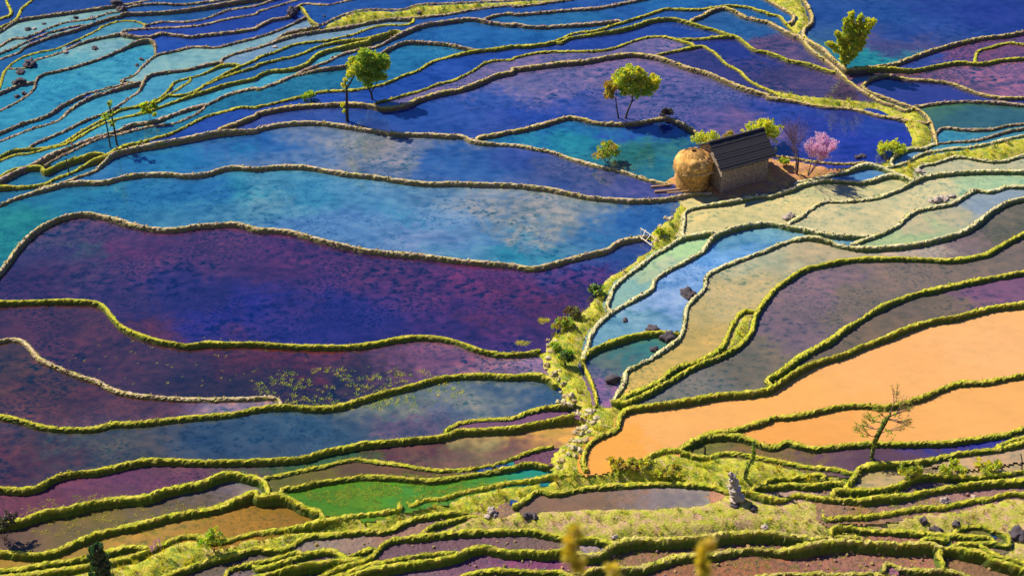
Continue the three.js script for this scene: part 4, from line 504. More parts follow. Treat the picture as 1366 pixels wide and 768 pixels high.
// ---------------------------------------------------------------- bunds
// crest colours, face colours (darker than their own green or earth, shade painted in), tufts per metre, chance of straw among them
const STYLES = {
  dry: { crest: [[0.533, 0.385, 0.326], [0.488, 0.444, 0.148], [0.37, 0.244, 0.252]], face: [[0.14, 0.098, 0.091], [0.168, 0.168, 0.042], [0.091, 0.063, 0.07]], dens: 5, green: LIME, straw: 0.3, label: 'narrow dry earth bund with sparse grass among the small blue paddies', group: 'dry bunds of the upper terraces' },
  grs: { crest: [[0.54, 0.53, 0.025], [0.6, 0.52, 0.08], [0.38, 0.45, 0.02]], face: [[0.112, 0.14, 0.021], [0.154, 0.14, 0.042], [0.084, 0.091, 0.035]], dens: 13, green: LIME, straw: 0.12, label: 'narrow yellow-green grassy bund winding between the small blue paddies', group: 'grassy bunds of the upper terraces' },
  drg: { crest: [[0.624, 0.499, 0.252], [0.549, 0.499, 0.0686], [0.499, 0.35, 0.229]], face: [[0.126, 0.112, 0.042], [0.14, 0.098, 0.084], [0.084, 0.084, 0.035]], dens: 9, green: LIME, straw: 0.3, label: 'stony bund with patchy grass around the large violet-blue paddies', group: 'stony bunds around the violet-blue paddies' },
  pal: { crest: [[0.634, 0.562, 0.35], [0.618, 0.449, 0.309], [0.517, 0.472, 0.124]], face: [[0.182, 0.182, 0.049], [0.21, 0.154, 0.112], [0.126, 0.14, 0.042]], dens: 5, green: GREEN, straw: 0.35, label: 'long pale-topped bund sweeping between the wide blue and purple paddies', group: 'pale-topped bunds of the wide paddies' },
  pfc: { crest: [[0.722, 0.689, 0.422], [0.704, 0.614, 0.376], [0.563, 0.576, 0.188]], face: [[0.084, 0.14, 0.042], [0.112, 0.168, 0.042], [0.07, 0.098, 0.056]], dens: 6, green: GREEN, straw: 0.45, label: 'pale-topped bund with green side painted darker as shade between the tan paddies', group: 'pale-topped bunds of the tan paddies' },
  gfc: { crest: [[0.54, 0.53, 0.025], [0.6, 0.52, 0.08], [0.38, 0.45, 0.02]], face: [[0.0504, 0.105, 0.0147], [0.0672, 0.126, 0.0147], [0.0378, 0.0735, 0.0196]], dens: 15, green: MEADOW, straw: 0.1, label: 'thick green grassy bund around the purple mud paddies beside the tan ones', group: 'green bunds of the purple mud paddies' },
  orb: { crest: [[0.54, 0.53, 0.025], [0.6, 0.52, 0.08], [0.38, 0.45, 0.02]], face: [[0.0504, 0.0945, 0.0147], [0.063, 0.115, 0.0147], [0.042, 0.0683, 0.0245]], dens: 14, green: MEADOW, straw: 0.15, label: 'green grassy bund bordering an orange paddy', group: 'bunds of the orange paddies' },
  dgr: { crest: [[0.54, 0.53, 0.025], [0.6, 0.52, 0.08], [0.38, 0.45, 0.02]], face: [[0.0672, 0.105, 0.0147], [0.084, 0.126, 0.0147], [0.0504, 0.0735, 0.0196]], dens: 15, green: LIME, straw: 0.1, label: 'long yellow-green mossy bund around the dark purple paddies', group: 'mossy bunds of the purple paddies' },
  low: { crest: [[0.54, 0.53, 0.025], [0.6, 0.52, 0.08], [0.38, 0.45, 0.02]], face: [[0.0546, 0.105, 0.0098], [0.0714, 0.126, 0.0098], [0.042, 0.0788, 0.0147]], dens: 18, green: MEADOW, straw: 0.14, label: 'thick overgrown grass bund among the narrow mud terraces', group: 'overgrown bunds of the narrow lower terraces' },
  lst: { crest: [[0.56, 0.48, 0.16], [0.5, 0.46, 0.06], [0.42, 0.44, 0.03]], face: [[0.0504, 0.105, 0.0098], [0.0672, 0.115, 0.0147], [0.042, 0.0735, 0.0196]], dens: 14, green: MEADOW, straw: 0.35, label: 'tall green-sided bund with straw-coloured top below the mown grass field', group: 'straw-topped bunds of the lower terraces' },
};
const mBund = std({ vertexColors: true, roughness: 0.95, bumpMap: clodTex.clone(), bumpScale: 0.05 });
mBund.bumpMap.repeat.set(1, 1); mBund.bumpMap.needsUpdate = true;
const clodGeo = new THREE.IcosahedronGeometry(0.5, 1), mClod = std({ color: 0xffffff, roughness: 0.95 });
for (const [k, v] of [['dry', 2.6], ['drg', 2.4], ['pal', 2.2], ['pfc', 2.4], ['grs', 1], ['gfc', 0.6], ['orb', 0.5], ['lst', 1.2], ['dgr', 0.4]]) STYLES[k].clods = v;
const crests = [];
const LOOK = { dry: 'dry earth bund', grs: 'yellow-green grassy bund', drg: 'stony bund with patchy grass', pal: 'pale-topped bund', pfc: 'pale-topped green-sided bund', gfc: 'thick green bund', orb: 'green grassy bund', dgr: 'mossy yellow-green bund', low: 'overgrown grass bund', lst: 'straw-topped tall bund' };
function tone(r) {                                         // what the paddy beside a bund looks like
  if (!r) return null; if (r.kind !== 'water') return r.kind === 'hay' ? 'mown field' : r.kind === 'grass' ? 'grass bank' : r.kind === 'dirt' ? 'dirt yard' : 'straw yard';
  const c = [0, 0, 0]; for (const t of r.tints) for (let k = 0; k < 3; k++) c[k] += t[2 + k] / r.tints.length; const [R, G, B] = c;
  if (R > 0.4 && B < R * 0.45 && G < R * 0.6) return 'orange paddy'; if (!r.clear) return G > R * 1.2 ? 'green paddy' : G > R * 0.72 ? 'tan paddy' : 'brown mud paddy';
  if (G > R * 2 && G > B * 0.8) return 'turquoise paddy'; if (R > G * 1.1) return 'purple paddy'; return 'blue paddy';
}
function bundLabel(l, P, T, n, S) {
  const vote = [{}, {}]; for (let i = 0; i < n; i += 3) [-1, 1].forEach((s, k) => { const q = tone(regions[labAt(P[i].x + T[i][0] * s * 0.9, P[i].z + T[i][1] * s * 0.9)]); if (q) vote[k][q] = (vote[k][q] || 0) + 1; });
  const best = vote.map((v) => Object.keys(v).sort((a, b) => v[b] - v[a])[0]), len = n * 0.18, size = len > 60 ? 'very long ' : len > 25 ? 'long ' : len < 9 ? 'short ' : '';
  if (!best[0] || !best[1]) return size + LOOK[l.s] + (best[0] || best[1] ? ' beside the ' + (best[0] || best[1]) : ' among the terraces');
  return size + LOOK[l.s] + (best[0] === best[1] ? ' between two ' + best[0].replace('paddy', 'paddies').replace('bank', 'banks').replace('field', 'fields').replace('yard', 'yards') : ' between ' + [...best].sort().join(' and '));
}
let lineNo = 0;
for (const l of lines) {
  lineNo++;
  const S = STYLES[l.s], P = l.pts, n = P.length, so = lineNo * 13.7;
  const T = P.map((q, i) => { const a = P[Math.max(0, i - 1)], b = P[Math.min(n - 1, i + 1)]; const d = new THREE.Vector3().subVectors(b, a).setY(0).normalize(); return [-d.z, d.x]; });
  const side = (i, s) => { for (const o of [0.65, 0.9, 1.2, 1.6]) { const v = levelAt(P[i].x + T[i][0] * o * s, P[i].z + T[i][1] * o * s); if (v !== null) return v; } return HH(P[i].z); };
  const lo = P.map((q, i) => side(i, -1)), hi = P.map((q, i) => side(i, 1));
  let top = P.map((q, i) => Math.max(lo[i], hi[i]));
  const box = (a, r) => a.map((_, i) => { let s = 0, c = 0; for (let k = -r; k <= r; k++) { const j = clamp(i + k, 0, n - 1); s += a[j]; c++; } return s / c; });
  const ext = top.map((_, i) => { let m = -9; for (let k = -7; k <= 7; k++) m = Math.max(m, top[clamp(i + k, 0, n - 1)]); return m; });
  top = box(ext, 7);
  const L = box(lo, 3), R = box(hi, 3);
  const pos = [], col = [], uv = [], idx = [], list = [];
  let dist = 0;
  for (let i = 0; i < n; i++) {
    if (i) dist += P[i].distanceTo(P[i - 1]);
    const q = P[i], wob = 1 + 0.3 * n2(dist * 0.13, so + 60) + 0.24 * n2(dist * 0.5, so) + 0.16 * n2(dist * 1.7, so + 5);
    const w = l.w * wob * 0.4, y = top[i] + l.h * (1 + 0.2 * n2(dist * 0.22, so + 2) + 0.17 * n2(dist * 1.1, so + 8) + 0.1 * n2(dist * 2.8, so + 18));
    const endFade = Math.min(1, Math.min(i, n - 1 - i) / 2 + 0.35);
    const batL = 0.2 * (y - L[i]) + 0.04, batR = 0.2 * (y - R[i]) + 0.04;
    const big = q.z > -112 ? 1.5 : 1, lump = (k) => big * (0.07 * n2(dist * 1.5, so + k * 3.1) + 0.065 * n2(dist * 3.4 + k, so + k * 7));
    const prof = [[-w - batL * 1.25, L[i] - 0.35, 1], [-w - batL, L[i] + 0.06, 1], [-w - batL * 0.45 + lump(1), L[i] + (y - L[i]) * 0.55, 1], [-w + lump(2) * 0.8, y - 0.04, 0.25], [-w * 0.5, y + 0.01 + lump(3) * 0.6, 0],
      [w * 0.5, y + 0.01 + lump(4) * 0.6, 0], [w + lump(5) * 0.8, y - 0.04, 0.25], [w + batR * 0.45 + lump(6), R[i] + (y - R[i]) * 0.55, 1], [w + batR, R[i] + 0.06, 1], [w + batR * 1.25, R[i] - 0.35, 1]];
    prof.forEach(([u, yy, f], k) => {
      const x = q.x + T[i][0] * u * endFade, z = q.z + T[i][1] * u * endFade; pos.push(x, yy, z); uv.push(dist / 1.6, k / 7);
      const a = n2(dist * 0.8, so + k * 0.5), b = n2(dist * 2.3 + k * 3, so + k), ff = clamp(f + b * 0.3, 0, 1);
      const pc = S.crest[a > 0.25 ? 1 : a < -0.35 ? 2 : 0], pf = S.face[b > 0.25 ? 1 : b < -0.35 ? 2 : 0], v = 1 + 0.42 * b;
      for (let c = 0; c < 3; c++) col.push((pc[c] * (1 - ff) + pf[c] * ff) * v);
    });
    if (i) { const m = prof.length, o = (i - 1) * m; for (let k = 0; k < m - 1; k++) idx.push(o + k, o + k + 1, o + m + k, o + k + 1, o + m + k + 1, o + m + k); }
    const patch = 0.55 + 0.75 * n2(dist * 0.16, so + 31);
    const want = S.dens * 0.075 * clamp(patch + 0.35, 0.15, 1.5);
    for (let c = 0; c < want && (c + 1 <= want || rnd() < want % 1); c++) {
      const u = rr(-0.86, 0.86), s = Math.sign(u), over = Math.max(0, Math.abs(u) - 0.85) / 0.35, bat = s > 0 ? batR : batL, base = s > 0 ? R[i] : L[i];
      const ou = u * Math.min(1, 0.85 / Math.abs(u)) * w + s * over * bat * 0.8, yy = y - 0.03 - over * (y - base) * 0.8, j = rr(-0.15, 0.15);
      list.push([q.x + T[i][0] * ou + T[i][1] * j, yy, q.z + T[i][1] * ou - T[i][0] * j, rr(0.6, 1.15) * (q.z > -112 ? 1.0 : 0.75), rnd() < S.straw ? pick(STRAW) : S.green[clamp(Math.floor((n2(dist * 0.9, so + 77) * 0.6 + 0.5 + rr(-0.15, 0.15)) * 4), 0, 3)]]);
    }
    crests.push([q.x, q.z, y]);
  }
  // close the two ends
  const m = 10; for (let k = 1; k < m - 1; k++) { idx.push(0, k + 1, k); const o = (n - 1) * m; idx.push(o, o + k, o + k + 1); }
  const g = new THREE.BufferGeometry(); g.setAttribute('position', new THREE.Float32BufferAttribute(pos, 3)); g.setAttribute('color', new THREE.Float32BufferAttribute(col, 3)); g.setAttribute('uv', new THREE.Float32BufferAttribute(uv, 2)); g.setIndex(idx);
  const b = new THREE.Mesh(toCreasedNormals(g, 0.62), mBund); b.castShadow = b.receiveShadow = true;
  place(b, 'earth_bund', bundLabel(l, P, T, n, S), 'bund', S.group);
  tufts(list, tuftShapes[lineNo % 2], b, 'grass');
  if (S.clods) {
    const cl = []; for (let i = 1; i < n - 1; i++) if (rnd() < S.clods * 0.18 * clamp(0.6 + n2(i * 0.05, so + 3), 0.1, 1.6)) { const u = (rnd() < 0.5 ? -1 : 1) * l.w * rr(0.2, 0.5), k = i * m * 3; cl.push([P[i].x + T[i][0] * u, top[i] + l.h * 0.95, P[i].z + T[i][1] * u]); }
    if (cl.length) { const im = new THREE.InstancedMesh(clodGeo, mClod, cl.length); cl.forEach(([x, y, z], i) => { const s = rr(0.12, 0.27); E4.set(rr(0, 3), rr(0, 6), rr(0, 3)); Q4.setFromEuler(E4); M4.compose(new THREE.Vector3(x, y, z), Q4, new THREE.Vector3(s, s * 0.8, s * rr(0.8, 1.5))); im.setMatrixAt(i, M4); const c = S.crest[i % 3], v = rr(0.3, 0.8); im.setColorAt(i, C(c[0] * v, c[1] * v * 0.95, c[2] * v)); }); im.castShadow = im.receiveShadow = true; im.userData.kind = 'stuff'; im.name = 'clods'; b.add(im); }
  }
}
console.log('bunds', lines.length, 'regions', regions.length);

// ---------------------------------------------------------------- grassy banks, yard, hay field: rounded ground between the paddies
const inBank = (k) => k >= 0 && full[k] >= 0 && regions[full[k]].kind !== 'water';
const dist = new Float32Array(NX * NZ);
{ const q = []; for (let k = 0; k < NX * NZ; k++) if (inBank(k)) { dist[k] = 99; const x = k % NX, z = (k / NX) | 0; if (x > 0 && z > 0 && x < NX - 1 && z < NZ - 1 && (!inBank(k - 1) || !inBank(k + 1) || !inBank(k - NX) || !inBank(k + NX))) { dist[k] = 0.5; } }
  for (let p = 0; p < 30; p++) { const s = dist.slice(); for (let z = 1; z < NZ - 1; z++) for (let x = 1; x < NX - 1; x++) { const k = z * NX + x; if (s[k] < 1) continue; const m = Math.min(s[k - 1] + 1, s[k + 1] + 1, s[k - NX] + 1, s[k + NX] + 1, s[k - NX - 1] + 1.41, s[k - NX + 1] + 1.41, s[k + NX - 1] + 1.41, s[k + NX + 1] + 1.41); if (m < s[k]) dist[k] = m; } } }
const nearL = new Float32Array(NX * NZ).fill(-99);
{ for (let k = 0; k < NX * NZ; k++) if (full[k] >= 0 && !inBank(k)) nearL[k] = regions[full[k]].level;
  for (let p = 0; p < 60; p++) { const sN = nearL.slice(); let open = 0; for (let z = 1; z < NZ - 1; z++) for (let x = 1; x < NX - 1; x++) { const k = z * NX + x; if (sN[k] > -50 || !inBank(k)) continue; open++; let a = 0, c = 0; for (const q of [k - 1, k + 1, k - NX, k + NX]) if (sN[q] > -50) { a += sN[q]; c++; } if (c) nearL[k] = a / c; } if (!open) break; }
  for (let p = 0; p < 14; p++) { const sN = nearL.slice(); for (let z = 1; z < NZ - 1; z++) for (let x = 1; x < NX - 1; x++) { const k = z * NX + x; if (!inBank(k) || dist[k] < 1) continue; let a = 0, c = 0; for (const q of [k, k - 1, k + 1, k - NX, k + NX]) if (sN[q] > -50) { a += sN[q]; c++; } if (c) nearL[k] = a / c; } } }
const bankTop = (x, z) => { const k = clamp(iz(z), 0, NZ - 1) * NX + clamp(ix(x), 0, NX - 1); const l = full[k]; if (l < 0) return HH(z); const R = regions[l]; if (R.kind === 'water') return R.level;
  const d = Math.min(dist[k], 30) * CS, rise = R.kind === 'dirt' || R.kind === 'straw' ? 0.3 : R.kind === 'hay' ? 0.28 : 0.42;
  const at = nearL[k] > -50 ? nearL[k] : HH(z);
  return at + (Math.max(at, HH(z)) - at) * sstep(0.3, 1.6, d) - 0.1 + rise * sstep(0, 1.2, d) + 0.09 * n2(x * 0.9, z * 0.9) * sstep(0.2, 1, d) + 0.04 * n2(x * 2.7, z * 2.7); };
const KIND = { grass: { c: [[0.4, 0.42, 0.03], [0.52, 0.46, 0.06], [0.2, 0.28, 0.03], [0.48, 0.36, 0.18]], dens: 1.0 }, hay: { c: [[0.44, 0.38, 0.1], [0.36, 0.4, 0.03], [0.48, 0.32, 0.2], [0.26, 0.3, 0.03]], dens: 0.75 },
  straw: { c: [[0.62, 0.4, 0.06], [0.55, 0.32, 0.06], [0.46, 0.3, 0.1], [0.6, 0.42, 0.1]], dens: 0.5 }, dirt: { c: [[0.5, 0.24, 0.1], [0.44, 0.22, 0.14], [0.58, 0.36, 0.1], [0.3, 0.2, 0.12]], dens: 0.12 } };
const bank = { grass: ['grass_bank'], hay: ['mown_field'], straw: ['straw_yard'], dirt: ['dirt_yard'] };
const mSoil = std({ vertexColors: true, roughness: 0.95, bumpMap: mBund.bumpMap, bumpScale: 0.06 });
for (const kind of Object.keys(KIND)) {
  const K = KIND[kind], p = [], col = [], uv = [], idx = [], map = new Map(), list = [], tall = [];
  const V = (i, j) => { const key = j * 2000 + i; let o = map.get(key); if (o !== undefined) return o; const x = GX0 + i * CS, z = GZ0 + j * CS; o = p.length / 3; map.set(key, o);
    let s = 0; for (const [a, b] of [[-0.1, -0.1], [0.1, -0.1], [-0.1, 0.1], [0.1, 0.1]]) s += bankTop(x + a, z + b) * 0.25;
    p.push(x, s, z); uv.push(x / 1.7, z / 1.7);
    const a = fbm(x * 0.5, z * 0.8) + 0.35 * n2(x * 1.3, z * 1.9), b = n2(x * 2.3, z * 2.9), c = K.c[a > 0.3 ? 1 : a < -0.3 ? 2 : b > 0.55 ? 3 : 0], v = 1 + 0.2 * b; col.push(c[0] * v, c[1] * v, c[2] * v); return o; };
  for (let z = 1; z < NZ - 1; z++) for (let x = 1; x < NX - 1; x++) { const k = z * NX + x; if (full[k] < 0 || regions[full[k]].kind !== kind) continue;
    const q = [V(x, z), V(x + 1, z), V(x + 1, z + 1), V(x, z + 1)]; idx.push(q[0], q[2], q[1], q[0], q[3], q[2]);
    const X = GX0 + (x + rnd()) * CS, Z = GZ0 + (z + rnd()) * CS, pat = 0.6 + 0.7 * fbm(X * 0.4 + 5, Z * 0.4);
    if (dist[k] > 1 && rnd() < K.dens * pat * 0.62) list.push([X, bankTop(X, Z) - 0.02, Z, rr(0.7, 1.25), rnd() < (kind === 'hay' ? 0.42 : kind === 'straw' ? 0.9 : 0.12) ? pick(STRAW) : pick(rnd() < 0.7 ? LIME : GREEN)]);
    if ((kind === 'grass' || kind === 'hay') && dist[k] > 3 && rnd() < 0.05 * (pat + 0.4)) tall.push([X, bankTop(X, Z) - 0.03, Z, rr(0.6, 1.2) * (kind === 'hay' ? 0.6 : 1), pick(rnd() < 0.45 ? LIME : rnd() < 0.5 ? GREEN : STRAW)]);
  }
  if (!idx.length) continue;
  const g = new THREE.BufferGeometry(); g.setAttribute('position', new THREE.Float32BufferAttribute(p, 3)); g.setAttribute('color', new THREE.Float32BufferAttribute(col, 3)); g.setAttribute('uv', new THREE.Float32BufferAttribute(uv, 2)); g.setIndex(idx); g.computeVertexNormals();
  const m = new THREE.Mesh(g, mSoil); m.castShadow = m.receiveShadow = true; m.userData.kind = 'structure'; place(m, bank[kind][0]);
  tufts(list, tuftShapes[0], m, 'grass'); tufts(tall, tallTuft, m, 'tall_grass');
}
const groundY = (x, z) => { let best = null; for (const c of crests) { const d = (c[0] - x) ** 2 + (c[1] - z) ** 2; if (d < 0.16 && (best === null || c[2] > best)) best = c[2]; } return best === null ? bankTop(x, z) : best; };

// ---------------------------------------------------------------- the wide ground under and around the terraces, and the slope the photographer stands on
function sheet(x0, x1, z0, z1, nx, nz, fy, colr) {
  const p = [], col = [], uv = [], idx = [];
  for (let j = 0; j <= nz; j++) for (let i = 0; i <= nx; i++) { const x = x0 + (x1 - x0) * i / nx, z = z0 + (z1 - z0) * j / nz; p.push(x, fy(x, z), z); uv.push(x / 2, z / 2); const c = colr(x, z); col.push(...c); }
  for (let j = 0; j < nz; j++) for (let i = 0; i < nx; i++) { const o = j * (nx + 1) + i; idx.push(o, o + nx + 1, o + 1, o + 1, o + nx + 1, o + nx + 2); }
  const g = new THREE.BufferGeometry(); g.setAttribute('position', new THREE.Float32BufferAttribute(p, 3)); g.setAttribute('color', new THREE.Float32BufferAttribute(col, 3)); g.setAttribute('uv', new THREE.Float32BufferAttribute(uv, 2)); g.setIndex(idx); g.computeVertexNormals(); return g;
}
const earthy = (x, z) => { const a = fbm(x * 0.05, z * 0.05), v = 1 + 0.25 * n2(x * 0.7, z * 0.7); return a > 0.1 ? [0.16 * v, 0.2 * v, 0.04 * v] : [0.22 * v, 0.16 * v, 0.1 * v]; };
{ const m = new THREE.Mesh(sheet(-1400, 1400, -1800, 200, 140, 120, (x, z) => HH(Math.min(z, -85)) - 1.3, earthy), mSoil); m.receiveShadow = true; m.userData.kind = 'structure'; place(m, 'ground'); }
{ const m = new THREE.Mesh(sheet(-150, 150, -88, 60, 150, 90, (x, z) => z > -0.5 ? 88.9 + 0.1 * z : 88.9 + 1.06 * z + 0.15 * n2(x * 0.2, z * 0.2) - 0.15, earthy), mSoil); m.receiveShadow = m.castShadow = true; m.userData.kind = 'structure'; place(m, 'hillside'); }

// ---------------------------------------------------------------- shapes for plants and stones
function taperTube(pts, r0, r1, sides = 6) {
  const c = new THREE.CatmullRomCurve3(pts), n = Math.max(3, pts.length * 2), p = [], idx = [], fr = c.computeFrenetFrames(n, false);
  for (let i = 0; i <= n; i++) { const q = c.getPoint(i / n), r = r0 + (r1 - r0) * i / n; for (let k = 0; k < sides; k++) { const a = k / sides * 6.2832; p.push(q.x + r * (Math.cos(a) * fr.normals[i].x + Math.sin(a) * fr.binormals[i].x), q.y + r * (Math.cos(a) * fr.normals[i].y + Math.sin(a) * fr.binormals[i].y), q.z + r * (Math.cos(a) * fr.normals[i].z + Math.sin(a) * fr.binormals[i].z)); } }
  for (let i = 0; i < n; i++) for (let k = 0; k < sides; k++) { const a = i * sides + k, b = i * sides + (k + 1) % sides; idx.push(a, b, a + sides, b, b + sides, a + sides); }
  const g = new THREE.BufferGeometry(); g.setAttribute('position', new THREE.Float32BufferAttribute(p, 3)); g.setIndex(idx); g.computeVertexNormals(); return g;
}
const V3 = (x, y, z) => new THREE.Vector3(x, y, z);
const mLeaf = new THREE.MeshPhysicalMaterial({ vertexColors: true, roughness: 0.9, transmission: 0.72, thickness: 0, side: THREE.DoubleSide });
const mBark = std({ color: C(0.045, 0.035, 0.04), roughness: 0.95 });
const mTwig = std({ color: C(0.16, 0.1, 0.12), roughness: 0.95 });
class Leaves {
  constructor() { this.p = []; this.c = []; this.i = []; }
  leaf(x, y, z, s, col, up = 0.4) {
    const d = V3(rr(-1, 1), rr(-1, 1) + up, rr(-1, 1)).normalize(), e = V3(rr(-1, 1), rr(-1, 1), rr(-1, 1)).cross(d).normalize(), o = this.p.length / 3, v = rr(0.75, 1.2);
    for (const [a, b] of [[0, 0], [0.5, 0.32], [1, 0], [0.5, -0.32]]) { this.p.push(x + (d.x * a + e.x * b) * s, y + (d.y * a + e.y * b) * s, z + (d.z * a + e.z * b) * s); this.c.push(col.r * v, col.g * v, col.b * v); }
    this.i.push(o, o + 1, o + 2, o, o + 2, o + 3);
  }
  blob(cx, cy, cz, r, n, s, cols, up, squash = 0.85) {
    if (r > 0.5) { r *= 0.86; cx *= 1.08; n *= 0.8; for (let e = 0; e < 5; e++) { const a = rr(0, 6.283), t = Math.acos(rr(-0.6, 1)); this.blob(cx + Math.sin(t) * Math.cos(a) * r * 1.05, cy + Math.cos(t) * r * 0.9, cz + Math.sin(t) * Math.sin(a) * r * 1.05, r * 0.3 > 0.5 ? 0.49 : r * 0.3, n * 0.07, s, cols, up, squash); } }        // clumps of leaves through the volume, most of them near its skin
    const k = Math.ceil(n / 6);
    for (let j = 0; j < k; j++) {
      const a = rr(0, 6.283), t = Math.acos(rr(-1, 1)), q = r * Math.pow(rnd(), 0.4), bx = cx + q * Math.sin(t) * Math.cos(a), by = cy + q * Math.cos(t) * squash, bz = cz + q * Math.sin(t) * Math.sin(a), col = pick(cols);
      for (let m = 0; m < 14; m++) this.leaf(bx + rr(-1, 1) * r * 0.22, by + rr(-1, 1) * r * 0.18, bz + rr(-1, 1) * r * 0.22, s * rr(0.7, 1.4), col, up);
    }
  }
  mesh(name, parent, mat = mLeaf) { const g = new THREE.BufferGeometry(); g.setAttribute('position', new THREE.Float32BufferAttribute(this.p, 3)); g.setAttribute('color', new THREE.Float32BufferAttribute(this.c, 3)); g.setIndex(this.i); g.computeVertexNormals(); return part(g, mat, name, parent); }
}
function root(spot, name, label, category, group, dy = 0) { const [x, z] = SPOT[spot] || spot; const o = new THREE.Group(); o.position.set(x, groundY(x, z) + dy, z); return place(o, name, label, category, group); }
const YELLOW_GREEN = [C(0.8, 0.8, 0.014), C(0.6, 0.72, 0.012), C(0.85, 0.77, 0.014), C(0.42, 0.56, 0.012)];
const MID_GREEN = [C(0.36, 0.62, 0.01), C(0.5, 0.68, 0.01), C(0.24, 0.46, 0.012), C(0.66, 0.68, 0.012)];
const DARK_GREEN = [C(0.03, 0.12, 0.02), C(0.05, 0.17, 0.02), C(0.02, 0.09, 0.02)];
const OCHRE = [C(0.58, 0.42, 0.012), C(0.48, 0.3, 0.02), C(0.42, 0.44, 0.012)];

// round leafy tree on the bund above the paddy
{ const t = root('treeround', 'leafy_tree', 'round yellow-green tree with two slim trunks on the bund above the brownish pool', 'tree');
  part(mergeGeometries([taperTube([V3(-0.35, -0.1, 0), V3(-0.6, 1.2, 0), V3(-0.75, 2.4, 0.1), V3(-0.7, 3.4, 0.1)], 0.1, 0.03), taperTube([V3(0.35, -0.1, 0), V3(0.6, 1, 0), V3(0.95, 2, 0), V3(1, 3.2, 0), V3(0.8, 4.6, 0)], 0.13, 0.03), taperTube([V3(0.95, 2, 0), V3(1.7, 2.9, 0.2), V3(2.4, 3.6, 0.2)], 0.06, 0.02), taperTube([V3(1, 2.4, 0), V3(0.2, 3.3, 0), V3(-0.2, 4.4, 0)], 0.05, 0.02), taperTube([V3(-0.7, 2.2, 0), V3(-1.3, 3, 0), V3(-1.5, 3.6, 0)], 0.04, 0.02)]), mBark, 'trunk', t);
  const L = new Leaves();
  for (const [x, y, z, r, n, c] of [[0.7, 5.5, 0, 0.95, 520, 0], [-0.3, 4.8, 0, 1.0, 560, 0], [-1.2, 3.7, 0, 0.85, 420, 1], [-1.4, 2.9, 0, 0.6, 200, 1], [0.6, 4.2, 0.2, 1.1, 560, 0], [1.9, 4.3, 0, 0.9, 420, 0], [2.9, 4.5, 0, 0.75, 320, 0], [2.4, 3.5, 0, 0.8, 330, 2], [1.3, 3.2, 0, 0.8, 280, 2], [0.2, 3.2, 0, 0.7, 240, 2], [1.6, 5.3, 0, 0.6, 200, 0], [3.1, 3.9, 0, 0.5, 140, 0]]) L.blob(x, y, z, r, n, 0.24, [YELLOW_GREEN, OCHRE, MID_GREEN][c]);
  L.mesh('crown', t); }
// dense green tree and the leaning trunk beside it
{ const t = root('treegreen', 'leafy_tree', 'dense mid-green tree on the bund beside the leaning dark trunk', 'tree');
  part(mergeGeometries([taperTube([V3(0.2, -0.1, 0), V3(0.1, 0.8, 0), V3(-0.3, 1.7, 0), V3(-0.4, 3, 0)], 0.14, 0.05), taperTube([V3(0.1, 0.8, 0), V3(0.6, 1.6, 0), V3(1.1, 2.8, 0)], 0.07, 0.03), taperTube([V3(-0.3, 1.7, 0), V3(-0.9, 2.8, 0), V3(-1, 3.8, 0)], 0.05, 0.02)]), mBark, 'trunk', t);
  const L = new Leaves();
  for (const [x, y, z, r, n, c] of [[-0.4, 5.4, 0, 0.85, 420, 0], [0.4, 5.1, 0, 0.8, 380, 0], [1.5, 4.6, 0, 0.75, 360, 0], [1.0, 3.8, 0, 0.95, 480, 0], [0, 4.1, 0, 1.0, 560, 0], [-0.9, 3.9, 0, 0.9, 420, 0], [-1.5, 4.5, 0, 0.65, 260, 1], [-0.6, 2.9, 0, 0.8, 360, 0], [0.4, 2.7, 0, 0.85, 380, 0], [1.2, 2.8, 0, 0.6, 220, 0], [-0.2, 2.0, 0, 0.55, 160, 0], [1.8, 3.9, 0, 0.4, 120, 1]]) L.blob(x, y, z, r, n, 0.24, c ? YELLOW_GREEN : MID_GREEN);
  L.mesh('crown', t); }
{ const t = root('treelean', 'bare_trunk_tree', 'dark leaning tree with mostly bare trunk and one leafy tuft beside the dense tree', 'tree');
  part(mergeGeometries([taperTube([V3(0, -0.3, 0), V3(0.05, 1.6, 0), V3(0.12, 3, 0), V3(0.2, 4.0, 0), V3(0.7, 4.8, 0), V3(1.1, 5.6, 0)], 0.2, 0.07), taperTube([V3(0.2, 4.0, 0), V3(0.05, 4.5, 0), V3(0.1, 5, 0)], 0.09, 0.05)]), mBark, 'trunk', t);
  const L = new Leaves();
  for (const [x, y, z, r, n] of [[0.9, 6.0, 0, 0.65, 260], [0.5, 5.5, 0, 0.4, 110], [1.2, 6.6, 0, 0.5, 160], [-0.1, 4.3, 0.05, 0.3, 70], [-0.35, 2.0, 0, 0.22, 45], [-0.3, 1.2, 0, 0.22, 45], [0.1, 4.9, 0, 0.22, 40]]) L.blob(x, y, z, r, n, 0.2, YELLOW_GREEN);
  L.mesh('crown', t); }
